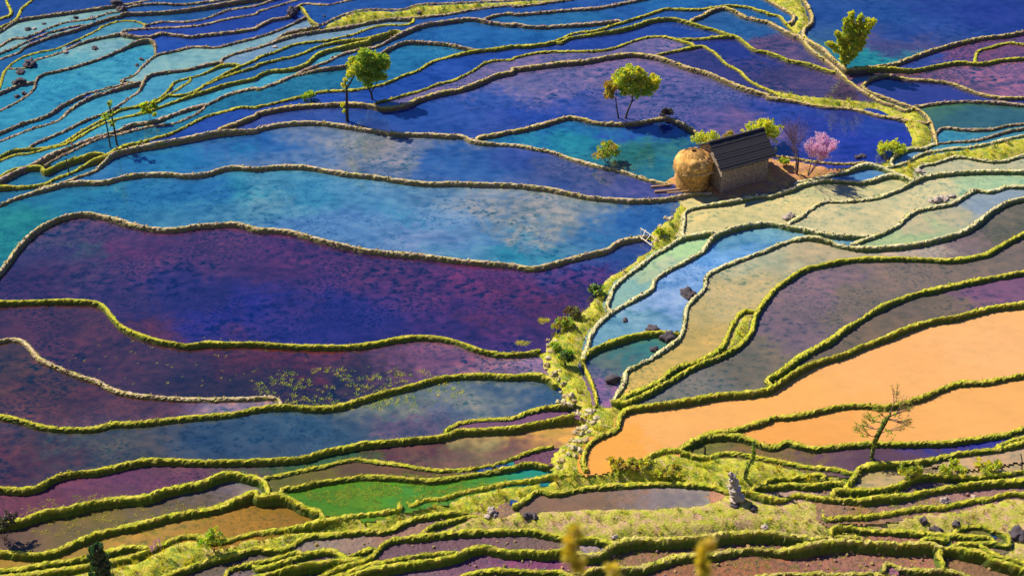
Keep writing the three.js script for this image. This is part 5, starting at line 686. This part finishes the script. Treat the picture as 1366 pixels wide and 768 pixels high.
// feathery tree at the junction of the banks
{ const t = root('treewillow', 'feathery_tree', 'feathery lime-green tree with upswept boughs beside the large dark blue pool', 'tree');
  const gs = [taperTube([V3(0, -0.2, 0), V3(-0.1, 1, 0), V3(0, 2.4, 0), V3(0.2, 4, 0)], 0.18, 0.04)]; const L = new Leaves();
  for (const [ax, ay, bx, by, r] of [[0, 1.2, -2.4, 3.0, 0.42], [0, 1.0, -1.4, 4.0, 0.4], [0, 1.5, -0.7, 5.7, 0.45], [0, 2, 0, 6.0, 0.5], [0, 2, 0.9, 5.9, 0.5], [0, 2, 1.7, 5.7, 0.5], [0, 1.6, 2.4, 5.2, 0.45], [0, 1.2, 1.9, 3.8, 0.55], [0, 1, 1.6, 2.6, 0.55], [0, 0.8, -0.7, 3.2, 0.55], [0, 1.5, 0.5, 4.4, 0.7], [0, 1, 0.3, 2.8, 0.8], [0, 0.6, 0.8, 1.5, 0.6], [0, 0.4, -0.3, 1.4, 0.55], [0, 1, -0.2, 4.2, 0.6]]) {
    const dz = rr(-0.7, 0.7); gs.push(taperTube([V3(ax, ay, 0), V3((ax + bx) / 2 + 0.1, (ay + by) / 2 - 0.15, dz * 0.5), V3(bx, by, dz)], 0.05, 0.012, 4));
    for (let k = 0; k < 7; k++) { const f = 0.42 + 0.58 * k / 6; L.blob(ax + (bx - ax) * f, ay + (by - ay) * f, dz * f, r * (1.15 - 0.6 * k / 6), 70, 0.3, f > 0.5 ? YELLOW_GREEN : YELLOW_GREEN.concat(MID_GREEN), 0.9); }
  }
  part(mergeGeometries(gs), mBark, 'trunk', t); L.mesh('crown', t); }
function bush(spot, name, label, w, h, cols, n, group, s = 0.2) {
  const t = root(spot, name, label, name === 'shrub' ? 'shrub' : 'bush', group); const gs = []; const L = new Leaves(), k = Math.max(3, Math.round(w * 3));
  for (let i = 0; i < 5; i++) gs.push(taperTube([V3(rr(-0.1, 0.1), -0.15, rr(-0.1, 0.1)), V3(rr(-0.3, 0.3) * w, h * 0.4, rr(-0.2, 0.2) * w), V3(rr(-0.45, 0.45) * w, h * 0.8, rr(-0.3, 0.3) * w)], 0.03, 0.01, 4));
  for (let i = 0; i < k; i++) { const f = (i + 0.5) / k; L.blob((f - 0.5) * w * 0.8, h * (0.45 + 0.25 * Math.sin(f * 3.1) + rr(-0.1, 0.1)), rr(-0.25, 0.25) * w, Math.min(w / 3, h * 0.42) * rr(0.8, 1.1), n / k, s, cols); }
  part(mergeGeometries(gs), mBark, 'stem', t); L.mesh('foliage', t); return t;
}
bush('bushpond', 'bush', 'small ochre-green bush on the bund in front of the brownish pool', 2.1, 2.1, OCHRE.concat(MID_GREEN), 700);
bush('bushone', 'bush', 'bright yellow-green bush behind the haystack at the end of the stony bund', 2.3, 1.9, YELLOW_GREEN, 700);
bush('bushtwo', 'bush', 'small brownish bush behind the hut roof', 1.2, 1.2, OCHRE, 300);
bush('bushthree', 'bush', 'wide yellow-green bush showing above the hut roof ridge', 3.2, 2.7, YELLOW_GREEN, 1300, undefined, 0.24);
bush('darkbush', 'bush', 'small dark bush on the stony bund beside the round tree', 1.2, 1.0, [C(0.04, 0.05, 0.03), C(0.08, 0.04, 0.05), C(0.05, 0.07, 0.02)], 320);
bush('bushtuft', 'bush', 'small round bush on the dry bund below the little blue paddies', 1.4, 0.8, MID_GREEN, 300);
bush('bank_a', 'bush', 'deep green bush standing at the purple paddy edge of the grassy bank', 1.2, 1.0, DARK_GREEN.concat(MID_GREEN), 420);
bush('bank_b', 'bush', 'olive bush spilling from the bank into the purple paddy', 1.7, 1.1, OCHRE.concat(MID_GREEN), 600);
bush('bank_d', 'bush', 'reddish-brown and olive bush on the grassy bank beside the olive bush', 1.3, 1.1, [C(0.2, 0.09, 0.05), C(0.3, 0.2, 0.03), C(0.16, 0.2, 0.02)], 420);
bush('bank_c', 'bush', 'tall dark-based bush beside the pale stream stones', 1.2, 1.5, MID_GREEN.concat(DARK_GREEN), 650);
bush('bank_f', 'bush', 'small yellowish bush beside the white pole frame', 0.9, 0.8, YELLOW_GREEN, 260);
bush('yard_bush', 'bush', 'small rounded shrub in the orange dirt yard beside the hut', 0.9, 0.9, MID_GREEN, 240);
bush('grassbank', 'bush', 'yellow-green bush at the right end of the violet-blue paddy', 3, 1.4, YELLOW_GREEN, 700);
for (const s of ['slopebush_a', 'slopebush_b', 'slopebush_c']) bush(s, 'bush', 'low yellow-green scrub on the slope below the orange paddy', 2.6, 0.55, YELLOW_GREEN.concat(OCHRE), 700, 'scrub below the orange paddy');
for (const s of ['slopebush_d', 'slopebush_e', 'slopebush_f']) bush(s, 'bush', 'low leafy scrub along the narrow tan paddy', 2.2, 0.9, YELLOW_GREEN, 420, 'scrub along the narrow tan paddy');
bush('shrubbank', 'shrub', 'leafy light green shrub on the bank below the brown rippled paddy', 1.7, 2.1, YELLOW_GREEN.concat(MID_GREEN), 420);
bush('shrubleft', 'shrub', 'dark straggly shrub at the end of the lower mud terraces', 1.8, 3.2, [C(0.05, 0.06, 0.03), C(0.09, 0.1, 0.02), C(0.05, 0.03, 0.05)], 420);
bush('bank_e', 'bush', 'low green bush at the corner where the mossy bund meets the stream stones', 0.9, 0.7, MID_GREEN, 220);
// dark conifer-like shrub
{ const t = root('conifer', 'dark_conifer', 'dark green upright conifer standing before the narrow lower terraces', 'tree'); t.position.y -= 0.3;
  part(taperTube([V3(0, -0.3, 0), V3(0, 2, 0), V3(0, 5, 0)], 0.14, 0.02), mBark, 'trunk', t); const L = new Leaves();
  for (let k = 0; k < 150; k++) { const y = 0.3 + 4.9 * Math.pow(rnd(), 0.8), r = 1.25 * (1 - y / 6.2), a = rr(0, 6.283), q = r * Math.sqrt(rnd()); L.blob(Math.cos(a) * q, y, Math.sin(a) * q, 0.28, 36, 0.24, DARK_GREEN, 1.8); }
  L.mesh('crown', t); }
// bare trees: branches fork upward
function branches(gs, ends, p, d, len, r, depth, spread) {
  const q = p.clone().addScaledVector(d, len), mid = p.clone().lerp(q, 0.5).add(V3(rr(-1, 1), rr(-0.3, 0.3), rr(-1, 1)).multiplyScalar(len * 0.06));
  gs.push(taperTube([p, mid, q], r, r * 0.62, depth > 2 ? 5 : 3)); if (depth <= 1) ends.push([p, q]);
  if (depth === 0) return;
  const n = depth > 2 ? 4 : 3; for (let k = 0; k < n; k++) branches(gs, ends, p.clone().lerp(q, rr(0.55, 1)), d.clone().add(V3(rr(-1, 1), rr(-0.3, 0.6), rr(-1, 1)).multiplyScalar(spread)).normalize(), len * rr(0.55, 0.85), r * 0.55, depth - 1, spread);
}
{ const t = root('treebare', 'bare_tree', 'leafless tree with a haze of thin purple-grey twigs beside the pink blossom tree', 'tree'); const gs = [], e = [];
  for (let k = 0; k < 3; k++) branches(gs, e, V3(0, -0.1, 0), V3(rr(-0.25, 0.2), 1, rr(-0.2, 0.2)).normalize(), 2.5, 0.055, 4, 0.42);
  part(taperTube([V3(0, -0.2, 0), V3(0.05, 1, 0), V3(-0.05, 2.4, 0)], 0.12, 0.05), mBark, 'trunk', t); part(mergeGeometries(gs), mTwig, 'branches', t); }
{ const t = root('treeblossom', 'blossom_tree', 'small tree covered in pink blossom beside the leafless tree', 'tree'); const gs = [], e = [];
  for (let k = 0; k < 4; k++) branches(gs, e, V3(0, 0.1, 0), V3(rr(0, 0.85), 1, rr(-0.35, 0.35)).normalize(), 1.95, 0.06, 3, 0.62);
  part(mergeGeometries(gs), mTwig, 'branches', t); const L = new Leaves(); const PINK = [C(0.88, 0.5, 0.78), C(0.9, 0.64, 0.85), C(0.8, 0.36, 0.68), C(0.92, 0.78, 0.88)];
  for (const [p, q] of e) if (q.y > 1.6) for (let k = 0; k < 42; k++) { const f = rnd(); L.leaf(p.x + (q.x - p.x) * f + rr(-0.1, 0.1), p.y + (q.y - p.y) * f + rr(-0.1, 0.1), p.z + (q.z - p.z) * f + rr(-0.1, 0.1), 0.14, pick(PINK)); }
  L.mesh('blossom', t); }
// ivy-clad tree in front of the orange paddy
{ const t = root('treeivy', 'ivy_clad_tree', 'sparse ivy-clad tree with thin spreading twigs before the orange paddy', 'tree'); const gs = [], e = [];
  part(taperTube([V3(0, -0.2, 0), V3(0.05, 1.2, 0), V3(0.25, 2.4, 0), V3(0.75, 4.2, 0), V3(0.9, 4.9, 0)], 0.15, 0.07), mBark, 'trunk', t);
  for (const [x, y, dx, dy] of [[0.6, 3.9, -1, 0.35], [0.75, 4.3, -0.7, 0.7], [0.85, 4.6, 0.9, 0.55], [0.8, 4.4, 1, 0.75], [0.75, 4.2, 1, -0.1], [0.5, 3.3, -1, -0.1], [0.35, 2.7, 0.9, 0.15], [0.9, 4.8, 0.2, 1], [0.3, 2.3, -0.9, 0.2], [0.8, 4.3, 1, -0.4]]) branches(gs, e, V3(x, y, 0), V3(dx, dy, rr(-0.4, 0.4)).normalize(), 1.0, 0.045, 3, 0.5);
  part(mergeGeometries(gs), mTwig, 'branches', t); const L = new Leaves();
  for (const [p, q] of e) for (let k = 0; k < (q.x < 0.9 ? 4 : 2); k++) { const f = rnd(); L.leaf(p.x + (q.x - p.x) * f, p.y + (q.y - p.y) * f, p.z + (q.z - p.z) * f, 0.12, pick(k ? MID_GREEN : OCHRE)); }
  const I = new Leaves(); for (let k = 0; k < 60; k++) { const f = k / 60, y = f * 4.4, x = f < 0.5 ? 0.1 * f : 0.75 * (f - 0.42) * 1.5; I.blob(x, y, 0, 0.13 + 0.05 * Math.sin(k), 22, 0.11, MID_GREEN.concat(DARK_GREEN)); }
  for (const [x, y, r] of [[1.3, 2.6, 0.4], [1.0, 2.9, 0.35], [-0.9, 2.6, 0.35], [-0.7, 1.7, 0.25], [0.3, 4.4, 0.5], [1.0, 4.8, 0.4], [-0.4, 4.4, 0.35]]) I.blob(x, y, 0, r, 30, 0.12, MID_GREEN);
  L.mesh('leaves', t); I.mesh('ivy', t); }
{ const t = root('sapling', 'ivy_sapling', 'thin crooked ivy-wrapped sapling beside the stone cairn', 'sapling');
  part(taperTube([V3(0, -0.2, 0), V3(0, 0.8, 0), V3(0.3, 1.6, 0), V3(0.55, 2.6, 0), V3(0.4, 3.6, 0), V3(0.45, 4, 0)], 0.07, 0.03), mBark, 'trunk', t); const L = new Leaves();
  for (let k = 0; k < 36; k++) { const f = k / 36; L.blob(f < 0.4 ? f * 0.6 : 0.5 - 0.2 * Math.abs(f - 0.7), f * 3.9, 0, 0.15, 22, 0.11, MID_GREEN.concat(DARK_GREEN)); }
  L.mesh('ivy', t); }
// slim poles and stakes
function pole(spot, label, h, r, lean = 0) { const t = root(spot, 'wooden_pole', label, 'pole'); part(taperTube([V3(0, -0.4, 0), V3(lean * 0.5 + 0.04, h * 0.5, 0), V3(lean, h, 0)], r, r * 0.7), mBark, 'shaft', t); return t; }
{ const t = pole('poleone', 'slim dark sapling trunk, the shorter of the pair by the narrow bunds', 3.9, 0.09, -0.05); const L = new Leaves(); L.blob(0, 3.6, 0, 0.45, 90, 0.16, MID_GREEN); L.mesh('leaves', t); }
{ const t = pole('poletwo', 'slim dark sapling trunk, the taller of the pair by the narrow bunds', 5.1, 0.11, -0.15); const L = new Leaves(); for (const y of [2.6, 3.8, 4.9]) L.blob(-0.1, y, 0, 0.4, 60, 0.16, DARK_GREEN.concat(MID_GREEN)); L.mesh('leaves', t); }
pole('polethree', 'short dark stake on the yellow-green bund among the small blue paddies', 1.6, 0.08);
pole('stake', 'short dark stake in the olive mud paddy', 0.75, 0.1);
pole('post', 'leaning dark post in the narrow tan paddy', 1.7, 0.06, -0.45);
{ const t = root('reed_a', 'reed_clump', 'tall green reed clump among the dry bunds', 'reeds'); const L = new Leaves(); for (let k = 0; k < 26; k++) L.blob(rr(-0.8, 0.8), rr(0.3, 1.9), rr(-0.3, 0.3), 0.2, 14, 0.3, MID_GREEN.concat(YELLOW_GREEN), 2.5); L.mesh('leaves', t); part(taperTube([V3(0, -0.1, 0), V3(0, 1, 0), V3(0.1, 1.9, 0)], 0.03, 0.01, 4), mTwig, 'stem', t); }
{ const t = root('flower', 'pink_flower_stalk', 'pink flower stalks on the bank below the brown rippled paddy', 'flowers'); const L = new Leaves(), gs = [];
  for (const [x, h] of [[0, 1.5], [0.35, 1.8], [-0.3, 0.9]]) { gs.push(taperTube([V3(x, -0.1, 0), V3(x, h * 0.5, 0), V3(x + 0.05, h, 0)], 0.02, 0.01, 4)); for (let k = 0; k < 60; k++) L.leaf(x + rr(-0.1, 0.1), h * rr(0.45, 1), rr(-0.1, 0.1), 0.1, pick([C(0.7, 0.3, 0.65), C(0.6, 0.2, 0.6)])); }
  part(mergeGeometries(gs), mTwig, 'stem', t); L.mesh('petals', t).userData.kind = 'stuff'; }

// ---------------------------------------------------------------- hut, haystack, bamboo
function grainTex(fn, n = 256) { const d = new Uint8Array(n * n * 4); for (let j = 0; j < n; j++) for (let i = 0; i < n; i++) { const c = fn(i / n, j / n), k = (j * n + i) * 4; for (let q = 0; q < 3; q++) d[k + q] = toS(c[q]); d[k + 3] = 255; } const t = new THREE.DataTexture(d, n, n, THREE.RGBAFormat); t.colorSpace = THREE.SRGBColorSpace; t.wrapS = t.wrapT = THREE.RepeatWrapping; t.magFilter = t.minFilter = THREE.LinearFilter; t.needsUpdate = true; return t; }
const rubble = grainTex((u, v) => { const a = tn(u, v, 30, 4), b = tn(u, v, 60, 9); const p = a > 0.2 ? [0.5, 0.43, 0.38] : a < -0.3 ? [0.2, 0.15, 0.14] : [0.38, 0.3, 0.27]; const s = 1 + 0.35 * b; return p.map((q) => q * s); });
{ const [cx, cz] = SPOT.hutcorner, th = THREE.MathUtils.degToRad(26), Lw = 5.4, Ww = 4.4, base = groundY(cx, cz) - 0.25, eave = 3.3, rise = 1.5;
  const h = new THREE.Group(); h.position.set(cx - 0.15 + Lw / 2 * Math.cos(th) - Ww / 2 * Math.sin(th), base, cz - 0.5 - Lw / 2 * Math.sin(th) - Ww / 2 * Math.cos(th)); h.rotation.y = th;
  place(h, 'field_hut', 'stone field hut with dark pitched roof and pale sunlit gable beside the haystack', 'hut');
  const mRub = std({ map: rubble, roughness: 0.95, bumpMap: clodTex.clone(), bumpScale: 0.08 }); mRub.bumpMap.repeat.set(2, 2); mRub.bumpMap.needsUpdate = true;
  const uvScale = (g, s) => { const a = g.attributes.uv; for (let i = 0; i < a.count; i++) a.setXY(i, a.getX(i) * s, a.getY(i) * s); return g; };
  const gs = new THREE.Shape(); gs.moveTo(-Ww / 2, 0); gs.lineTo(Ww / 2, 0); gs.lineTo(Ww / 2, eave); gs.lineTo(0, eave + rise); gs.lineTo(-Ww / 2, eave); gs.closePath();
  for (const s of [-1, 1]) { const g = uvScale(new THREE.ExtrudeGeometry(gs, { depth: 0.35, bevelEnabled: true, bevelSize: 0.03, bevelThickness: 0.03, bevelSegments: 1 }), 0.4); g.rotateY(Math.PI / 2); g.translate(s > 0 ? Lw / 2 - 0.35 : -Lw / 2, 0, 0); part(g, mRub, 'gable_wall', h); }
  for (const s of [-1, 1]) { const g = new THREE.BoxGeometry(Lw - 0.72, eave, 0.35); uvScale(g, 2); g.translate(0, eave / 2, s * (Ww / 2 - 0.18)); part(g, mRub, 'side_wall', h); }
  // roof: overlapping courses of dark slabs on two slopes
  const mRoof = std({ color: C(0.014, 0.015, 0.026), roughness: 0.85 }), mRidge = std({ color: C(0.06, 0.05, 0.06), roughness: 0.9 });
  const run = Ww / 2 + 0.45, slopeLen = Math.hypot(run, rise * run / (Ww / 2)), ang = Math.atan2(rise, Ww / 2), RL = Lw + 1.0, nc = 11;
  for (const s of [-1, 1]) { const r = new THREE.Group(); r.name = 'roof_slope'; h.add(r);
    for (let k = 0; k < nc; k++) { const d = (k + 0.5) / nc * slopeLen; const g = new THREE.BoxGeometry(RL + rr(-0.12, 0.12), 0.07, slopeLen / nc * 1.25, 14, 1, 1); g.rotateX(s * (ang - 0.06)); { const p = g.attributes.position; for (let i = 0; i < p.count; i++) p.setY(i, p.getY(i) + 0.02 * n2(p.getX(i) * 0.9, s * 5)); } g.translate(0.1 + rr(-0.05, 0.05), eave + rise + 0.14 + rr(-0.015, 0.015) - Math.sin(ang) * d, s * Math.cos(ang) * d); part(g, mRoof, 'slate_course', r); } }
  { const g = new THREE.CylinderGeometry(0.11, 0.11, RL + 0.05, 8); g.rotateZ(Math.PI / 2); g.translate(0.1, eave + rise + 0.2, 0); part(g, mRidge, 'ridge_cap', h); }
  // the row of rounded beam ends under the front eave
  for (let k = 0; k < 14; k++) { const g = new THREE.CylinderGeometry(0.1, 0.1, 0.5, 7); g.rotateX(Math.PI / 2); g.translate(-Lw / 2 + 0.5 + k * (Lw - 0.9) / 13, eave - 0.28, Ww / 2 + 0.15); part(g, mRidge, 'beam_end', h); }
}
{ const t = root('hay', 'haystack', 'round golden haystack with a bulging cap beside the hut gable', 'haystack', undefined, -0.1);
  const mStraw = std({ vertexColors: true, roughness: 1, side: THREE.DoubleSide });
  function lathe(pts, cols, name) { const c = new THREE.CatmullRomCurve3(pts.map(([r, y]) => V3(r, y, 0))).getPoints(26).map((q) => new THREE.Vector2(Math.max(0.001, q.x), q.y)); const g = new THREE.LatheGeometry(c, 48), p = g.attributes.position, col = [];
    for (let i = 0; i < p.count; i++) { const x = p.getX(i), y = p.getY(i), z = p.getZ(i), a = Math.atan2(z, x), ca = Math.cos(a), sa = Math.sin(a), k = 1 + 0.07 * n3(ca * 2, y * 1.2, sa * 2) + 0.045 * n3(ca * 6, y * 3, sa * 6); p.setXYZ(i, x * k, y + 0.06 * n3(ca * 3, 5, sa * 3), z * k); const b = n3(ca * 9, y * 1.3, sa * 9), q = cols[b > 0.2 ? 1 : b < -0.35 ? 2 : 0]; col.push(...q); }
    g.setAttribute('color', new THREE.Float32BufferAttribute(col, 3)); g.computeVertexNormals(); return part(g, mStraw, name, t); }
  const body = [[0.6, 0.34, 0.09], [0.66, 0.42, 0.15], [0.45, 0.23, 0.06]], cap = body;
  lathe([[0.01, 0], [1.3, 0.02], [1.45, 0.5], [1.6, 1.4], [1.62, 2.3], [1.3, 2.7], [0.01, 2.8]], body, 'straw_body'); lathe([[1.5, 2.2], [1.8, 2.0], [1.88, 2.4], [1.84, 2.95], [1.5, 3.5], [0.8, 3.75], [0.01, 3.8]], cap, 'straw_cap');
  const p = [], c = [], idx = [];
  for (let k = 0; k < 4200; k++) { const a = rr(0, 6.283), up = rnd() < 0.6; const f = rnd(), r = up ? 1.93 * Math.cos(f * 1.45) : 1.62, y = up ? 2.35 + 1.68 * Math.sin(f * 1.45) : rr(0.2, 2.3), l = rr(0.25, 0.6), o = p.length / 3, w = 0.045;
    const rx = Math.cos(a), rz = Math.sin(a), r2 = up ? r + 0.1 + l * 0.5 * Math.sin(f * 1.45) : r + 0.06, y2 = y - l * (up ? 0.9 * Math.cos(f * 1.45) + 0.15 : 1), a2 = a + rr(-0.1, 0.1);
    p.push(rx * r - rz * w, y, rz * r + rx * w, rx * r + rz * w, y, rz * r - rx * w, Math.cos(a2) * r2, y2, Math.sin(a2) * r2); const q = pick(up ? cap : body), v = rr(0.5, 1.25); for (let m = 0; m < 3; m++) c.push(q[0] * v, q[1] * v, q[2] * v); idx.push(o, o + 1, o + 2); }
  const g = new THREE.BufferGeometry(); g.setAttribute('position', new THREE.Float32BufferAttribute(p, 3)); g.setAttribute('color', new THREE.Float32BufferAttribute(c, 3)); g.setIndex(idx); g.computeVertexNormals(); const s = part(g, mStraw, 'loose_straw', t); s.userData.kind = 'stuff';
  const mPole = std({ color: C(0.55, 0.4, 0.25), roughness: 0.8 });
  part(taperTube([V3(-1.2, 2.25, 1.7), V3(0.2, 2.35, 2.0), V3(1.9, 2.45, 1.5)], 0.045, 0.04), mPole, 'tie_pole', t);
}
const mBamboo = std({ color: C(0.75, 0.68, 0.55), roughness: 0.6 }), mLog = std({ color: C(0.42, 0.26, 0.14), roughness: 0.9 });
{ const t = root('bamboo', 'pole_frame', 'small white bamboo pole frame laid across the muddy bank', 'frame');
  for (const [a, b] of [[V3(-0.75, 0.75, -1.3), V3(0.8, 0.4, 0.2)], [V3(-0.85, 0.4, -0.3), V3(0.3, 0.35, 1.2)]]) part(taperTube([a, a.clone().lerp(b, 0.5).add(V3(0, 0.03, 0)), b], 0.05, 0.045), mBamboo, 'rail', t);
  for (const [a, b] of [[V3(-0.25, 0.75, -1.0), V3(-0.75, 0.4, 0.1)], [V3(0.2, 0.6, -0.5), V3(-0.4, 0.42, 0.5)], [V3(0.75, 0.5, 0.0), V3(0.0, 0.4, 1.1)]]) part(taperTube([a, a.clone().lerp(b, 0.5).add(V3(0, 0.02, 0)), b], 0.04, 0.035), mBamboo, 'rung', t);
  for (const [x, z] of [[-0.7, -1.2], [0.7, 0.2], [-0.75, -0.2], [0.2, 1.1]]) part(taperTube([V3(x, -0.4, z), V3(x, 0.1, z), V3(x + 0.02, 0.75, z)], 0.04, 0.035), mBamboo, 'leg', t); }
for (const [dx, dz, r, l] of [[-0.7, -0.6, 0.1, 2.2], [-0.2, 0.3, 0.12, 2.6], [0.9, 0.9, 0.08, 2.4]]) { const [x, z] = SPOT.lograck; const g = taperTube([V3(-l / 2, 0.12, 0.15), V3(0, 0.14, 0), V3(l / 2, 0.2, -0.2)], r, r * 0.8, 8); const m = new THREE.Mesh(g, mLog); m.castShadow = m.receiveShadow = true; m.position.set(x + dx, groundY(x + dx, z + dz), z + dz); place(m, 'log', 'cut wooden log lying in the straw yard beside the haystack', 'log', 'logs in the straw yard'); }

// ---------------------------------------------------------------- stones
function stoneGeo(sx, sy, sz, so) { let g = new THREE.IcosahedronGeometry(0.5, 3); g.deleteAttribute('normal'); g.deleteAttribute('uv'); g = mergeVertices(g); const p = g.attributes.position; for (let i = 0; i < p.count; i++) { const x = p.getX(i), y = p.getY(i), z = p.getZ(i), k = 1 + 0.42 * n3(x * 2 + so, y * 2, z * 2) + 0.2 * (1 - 2 * Math.abs(n3(x * 4, y * 4 + so, z * 4))) + 0.06 * n3(x * 11, y * 11 + so, z * 11); p.setXYZ(i, x * k * sx, Math.max(-0.3, y * k) * sy, z * k * sz); } g.computeVertexNormals(); return g; }
const stones = [0, 1, 2, 3, 4].map((k) => stoneGeo(1, 0.75 + 0.1 * k, 0.9, k * 9.3 + 2));
const mStone = { dark: std({ color: C(0.06, 0.05, 0.07), roughness: 0.9 }), pale: std({ color: C(0.36, 0.3, 0.28), roughness: 0.9 }), stream: std({ color: C(0.4, 0.34, 0.26), roughness: 0.9 }) };
const mStream = [C(0.4, 0.33, 0.2), C(0.46, 0.4, 0.28), C(0.34, 0.26, 0.14), C(0.4, 0.36, 0.2)].map((c) => std({ color: c, roughness: 0.9 }));
const STONE_LABEL = { dark: ['dark weathered rock standing in or beside a paddy', 'dark rocks among the paddies'], pale: ['pale stone lying on or beside a paddy bund', 'pale stones on the bunds'], stream: ['pale boulder in the stony channel down the grassy bank', 'pale stream stones'] };
ROCKS.forEach(([kind, x, z, s], i) => { const m = new THREE.Mesh(stones[i % 5], kind === 'stream' ? mStream[i % 4] : mStone[kind]); const k = (s || rr(0.3, 0.62)) * (kind === 'stream' ? 1 : 0.62); m.scale.set(k * rr(0.9, 1.3), k * rr(0.6, 0.9), k * rr(0.7, 1.1)); m.rotation.y = rr(0, 6.28); m.position.set(x, groundY(x, z) + k * 0.04, z); m.castShadow = m.receiveShadow = true; place(m, kind === 'stream' ? 'stream_stone' : 'rock', (kind === 'stream' ? STONE_LABEL.stream[0] : (kind === 'dark' ? ((s > 1.35 ? 'large ' : s < 0.95 ? 'small ' : '') + 'dark weathered rock in or beside the ') : ((s > 1.1 ? 'larger ' : '') + 'pale stone on the bund of the ')) + (tone(regionNear(x, z)) || 'terrace')), 'rock', STONE_LABEL[kind][1]); });
{ const t = root('cairn', 'stone_cairn', 'leaning stack of flat grey stones on the grass field below the orange paddy', 'cairn');
  let y = 0; for (let k = 0; k < 13; k++) { const w = 1.15 - k * 0.06, hh = rr(0.16, 0.26); const m = part(stones[k % 5], k % 3 ? std({ color: C(0.4, 0.37, 0.36), roughness: 0.9 }) : mStone.pale, 'stone', t); m.scale.set(w * rr(0.8, 1.1), hh * 1.7, w * rr(0.7, 1)); m.rotation.y = rr(0, 6); m.position.set(0.15 - k * 0.05 + rr(-0.12, 0.12), y + hh * 0.4, -k * 0.03 + rr(-0.1, 0.1)); y += hh * 0.78; } }

// ---------------------------------------------------------------- clods in the mud, weeds in the paddies
{ const list = []; for (let k = 0; k < NX * NZ; k++) { const l = full[k]; if (l < 0 || !regions[l].mud || rnd() > 0.1) continue; const x = GX0 + (k % NX + rnd()) * CS, z = GZ0 + (((k / NX) | 0) + rnd()) * CS; if (fbm(x * 0.3 + 3, z * 0.3) < 0.02) continue; list.push([x, regions[l].level, z]); }
  const g = stoneGeo(1, 0.7, 1, 31), m = new THREE.InstancedMesh(new THREE.IcosahedronGeometry(0.5, 1), std({ color: 0xffffff, roughness: 0.8 }), list.length); const cols = [C(0.3, 0.17, 0.14), C(0.4, 0.22, 0.14), C(0.2, 0.12, 0.13), C(0.36, 0.24, 0.1), C(0.25, 0.2, 0.06)];
  list.forEach(([x, y, z], i) => { const s = 0.07 + 0.3 * Math.pow(rnd(), 2.5); E4.set(rr(0, 3), rr(0, 6), rr(0, 3)); Q4.setFromEuler(E4); M4.compose(V3(x, y + s * 0.12, z), Q4, V3(s * rr(0.8, 1.4), s * 0.7, s)); m.setMatrixAt(i, M4); m.setColorAt(i, pick(cols)); });
  m.castShadow = m.receiveShadow = true; m.userData = { kind: 'stuff', label: 'small brown clods of earth scattered over the lower mud paddies', category: 'clods' }; m.name = 'mud_clods'; scene.add(m); console.log('clods', list.length); }

function weeds(name, label, cx, cz, rx, rz, n, cols, s0, s1) { const list = []; for (let k = 0; k < n; k++) { const a = rr(0, 6.283), q = Math.sqrt(rnd()), x = cx + Math.cos(a) * q * rx, z = cz + Math.sin(a) * q * rz; if (fbm(x * 0.35 + 8, z * 0.5) < -0.1) continue; const l = labAt(x, z); if (l < 0 || regions[l].kind !== 'water') continue; list.push([x, regions[l].level, z, rr(s0, s1), pick(cols)]); } const m = tufts(list, tuftShapes[0], scene, name); if (m) { m.userData.label = label; m.userData.category = 'weeds'; } }
weeds('pond_weed', 'scattered green weed tufts growing in the dark purple paddy', -13, -107.4, 9, 2.8, 620, MID_GREEN.concat(LIME), 0.6, 1.3);
weeds('pond_weed', 'sparse yellow-green weed dots in the long purple paddy', -28, -111, 11, 3.5, 90, LIME, 0.5, 0.9);
weeds('pond_weed', 'bright green weed patch floating in the purple paddy by the bank', 2.5, -116.5, 0.9, 0.6, 120, LIME, 0.7, 1.1);
weeds('pond_weed', 'small green weed patch near the mossy bund by the bank', 1.0, -113.1, 0.7, 0.35, 60, LIME, 0.6, 1.0);
weeds('pond_weed', 'olive weeds over the stony mud plots of the lower terraces', 33.5, -92.4, 7, 2, 900, LIME.concat(GREEN), 0.5, 1.0);
weeds('pond_weed', 'green tufts dotted over the rough mud of the lowest terraces', 20, -89.8, 20, 2.2, 1100, LIME.concat(GREEN), 0.5, 1.0);
weeds('pond_weed', 'olive weeds growing in the mud paddy beside the dark conifer', -31, -92.4, 8, 2.4, 700, LIME, 0.5, 0.9);
weeds('pond_weed', 'bright green water weed covering the green paddy', -8.5, -95, 8, 2, 2600, GREEN, 0.4, 0.9);

// ---------------------------------------------------------------- leafy sprigs on the slope just below the photographer
for (const [x, z, top, w] of [[0.53, -10.0, 80.16, 0.1], [1.66, -10.0, 80.06, 0.07], [0.87, -10.0, 79.74, 0.07]]) {
  const t = new THREE.Group(), gy = 88.9 + 1.06 * z - 0.2; t.position.set(x, gy, z); place(t, 'leafy_sprig', 'blurred yellow leafy sprig rising before the lower terraces', 'plant', 'blurred sprigs before the lower terraces');
  part(taperTube([V3(-0.05, -0.2, 0), V3(0.02, (top - gy) * 0.5, 0), V3(0, top - gy, 0)], 0.012, 0.004, 5), mTwig, 'stem', t); const L = new Leaves();
  for (let k = 0; k < 9; k++) L.blob(rr(-0.4, 0.4) * w, top - gy - k * 0.055, rr(-0.4, 0.4) * w, w * rr(0.35, 0.6), 28, 0.055, [C(0.85, 0.66, 0.02), C(0.75, 0.62, 0.02)]); L.mesh('leaves', t);
}


renderer.render(scene, camera);
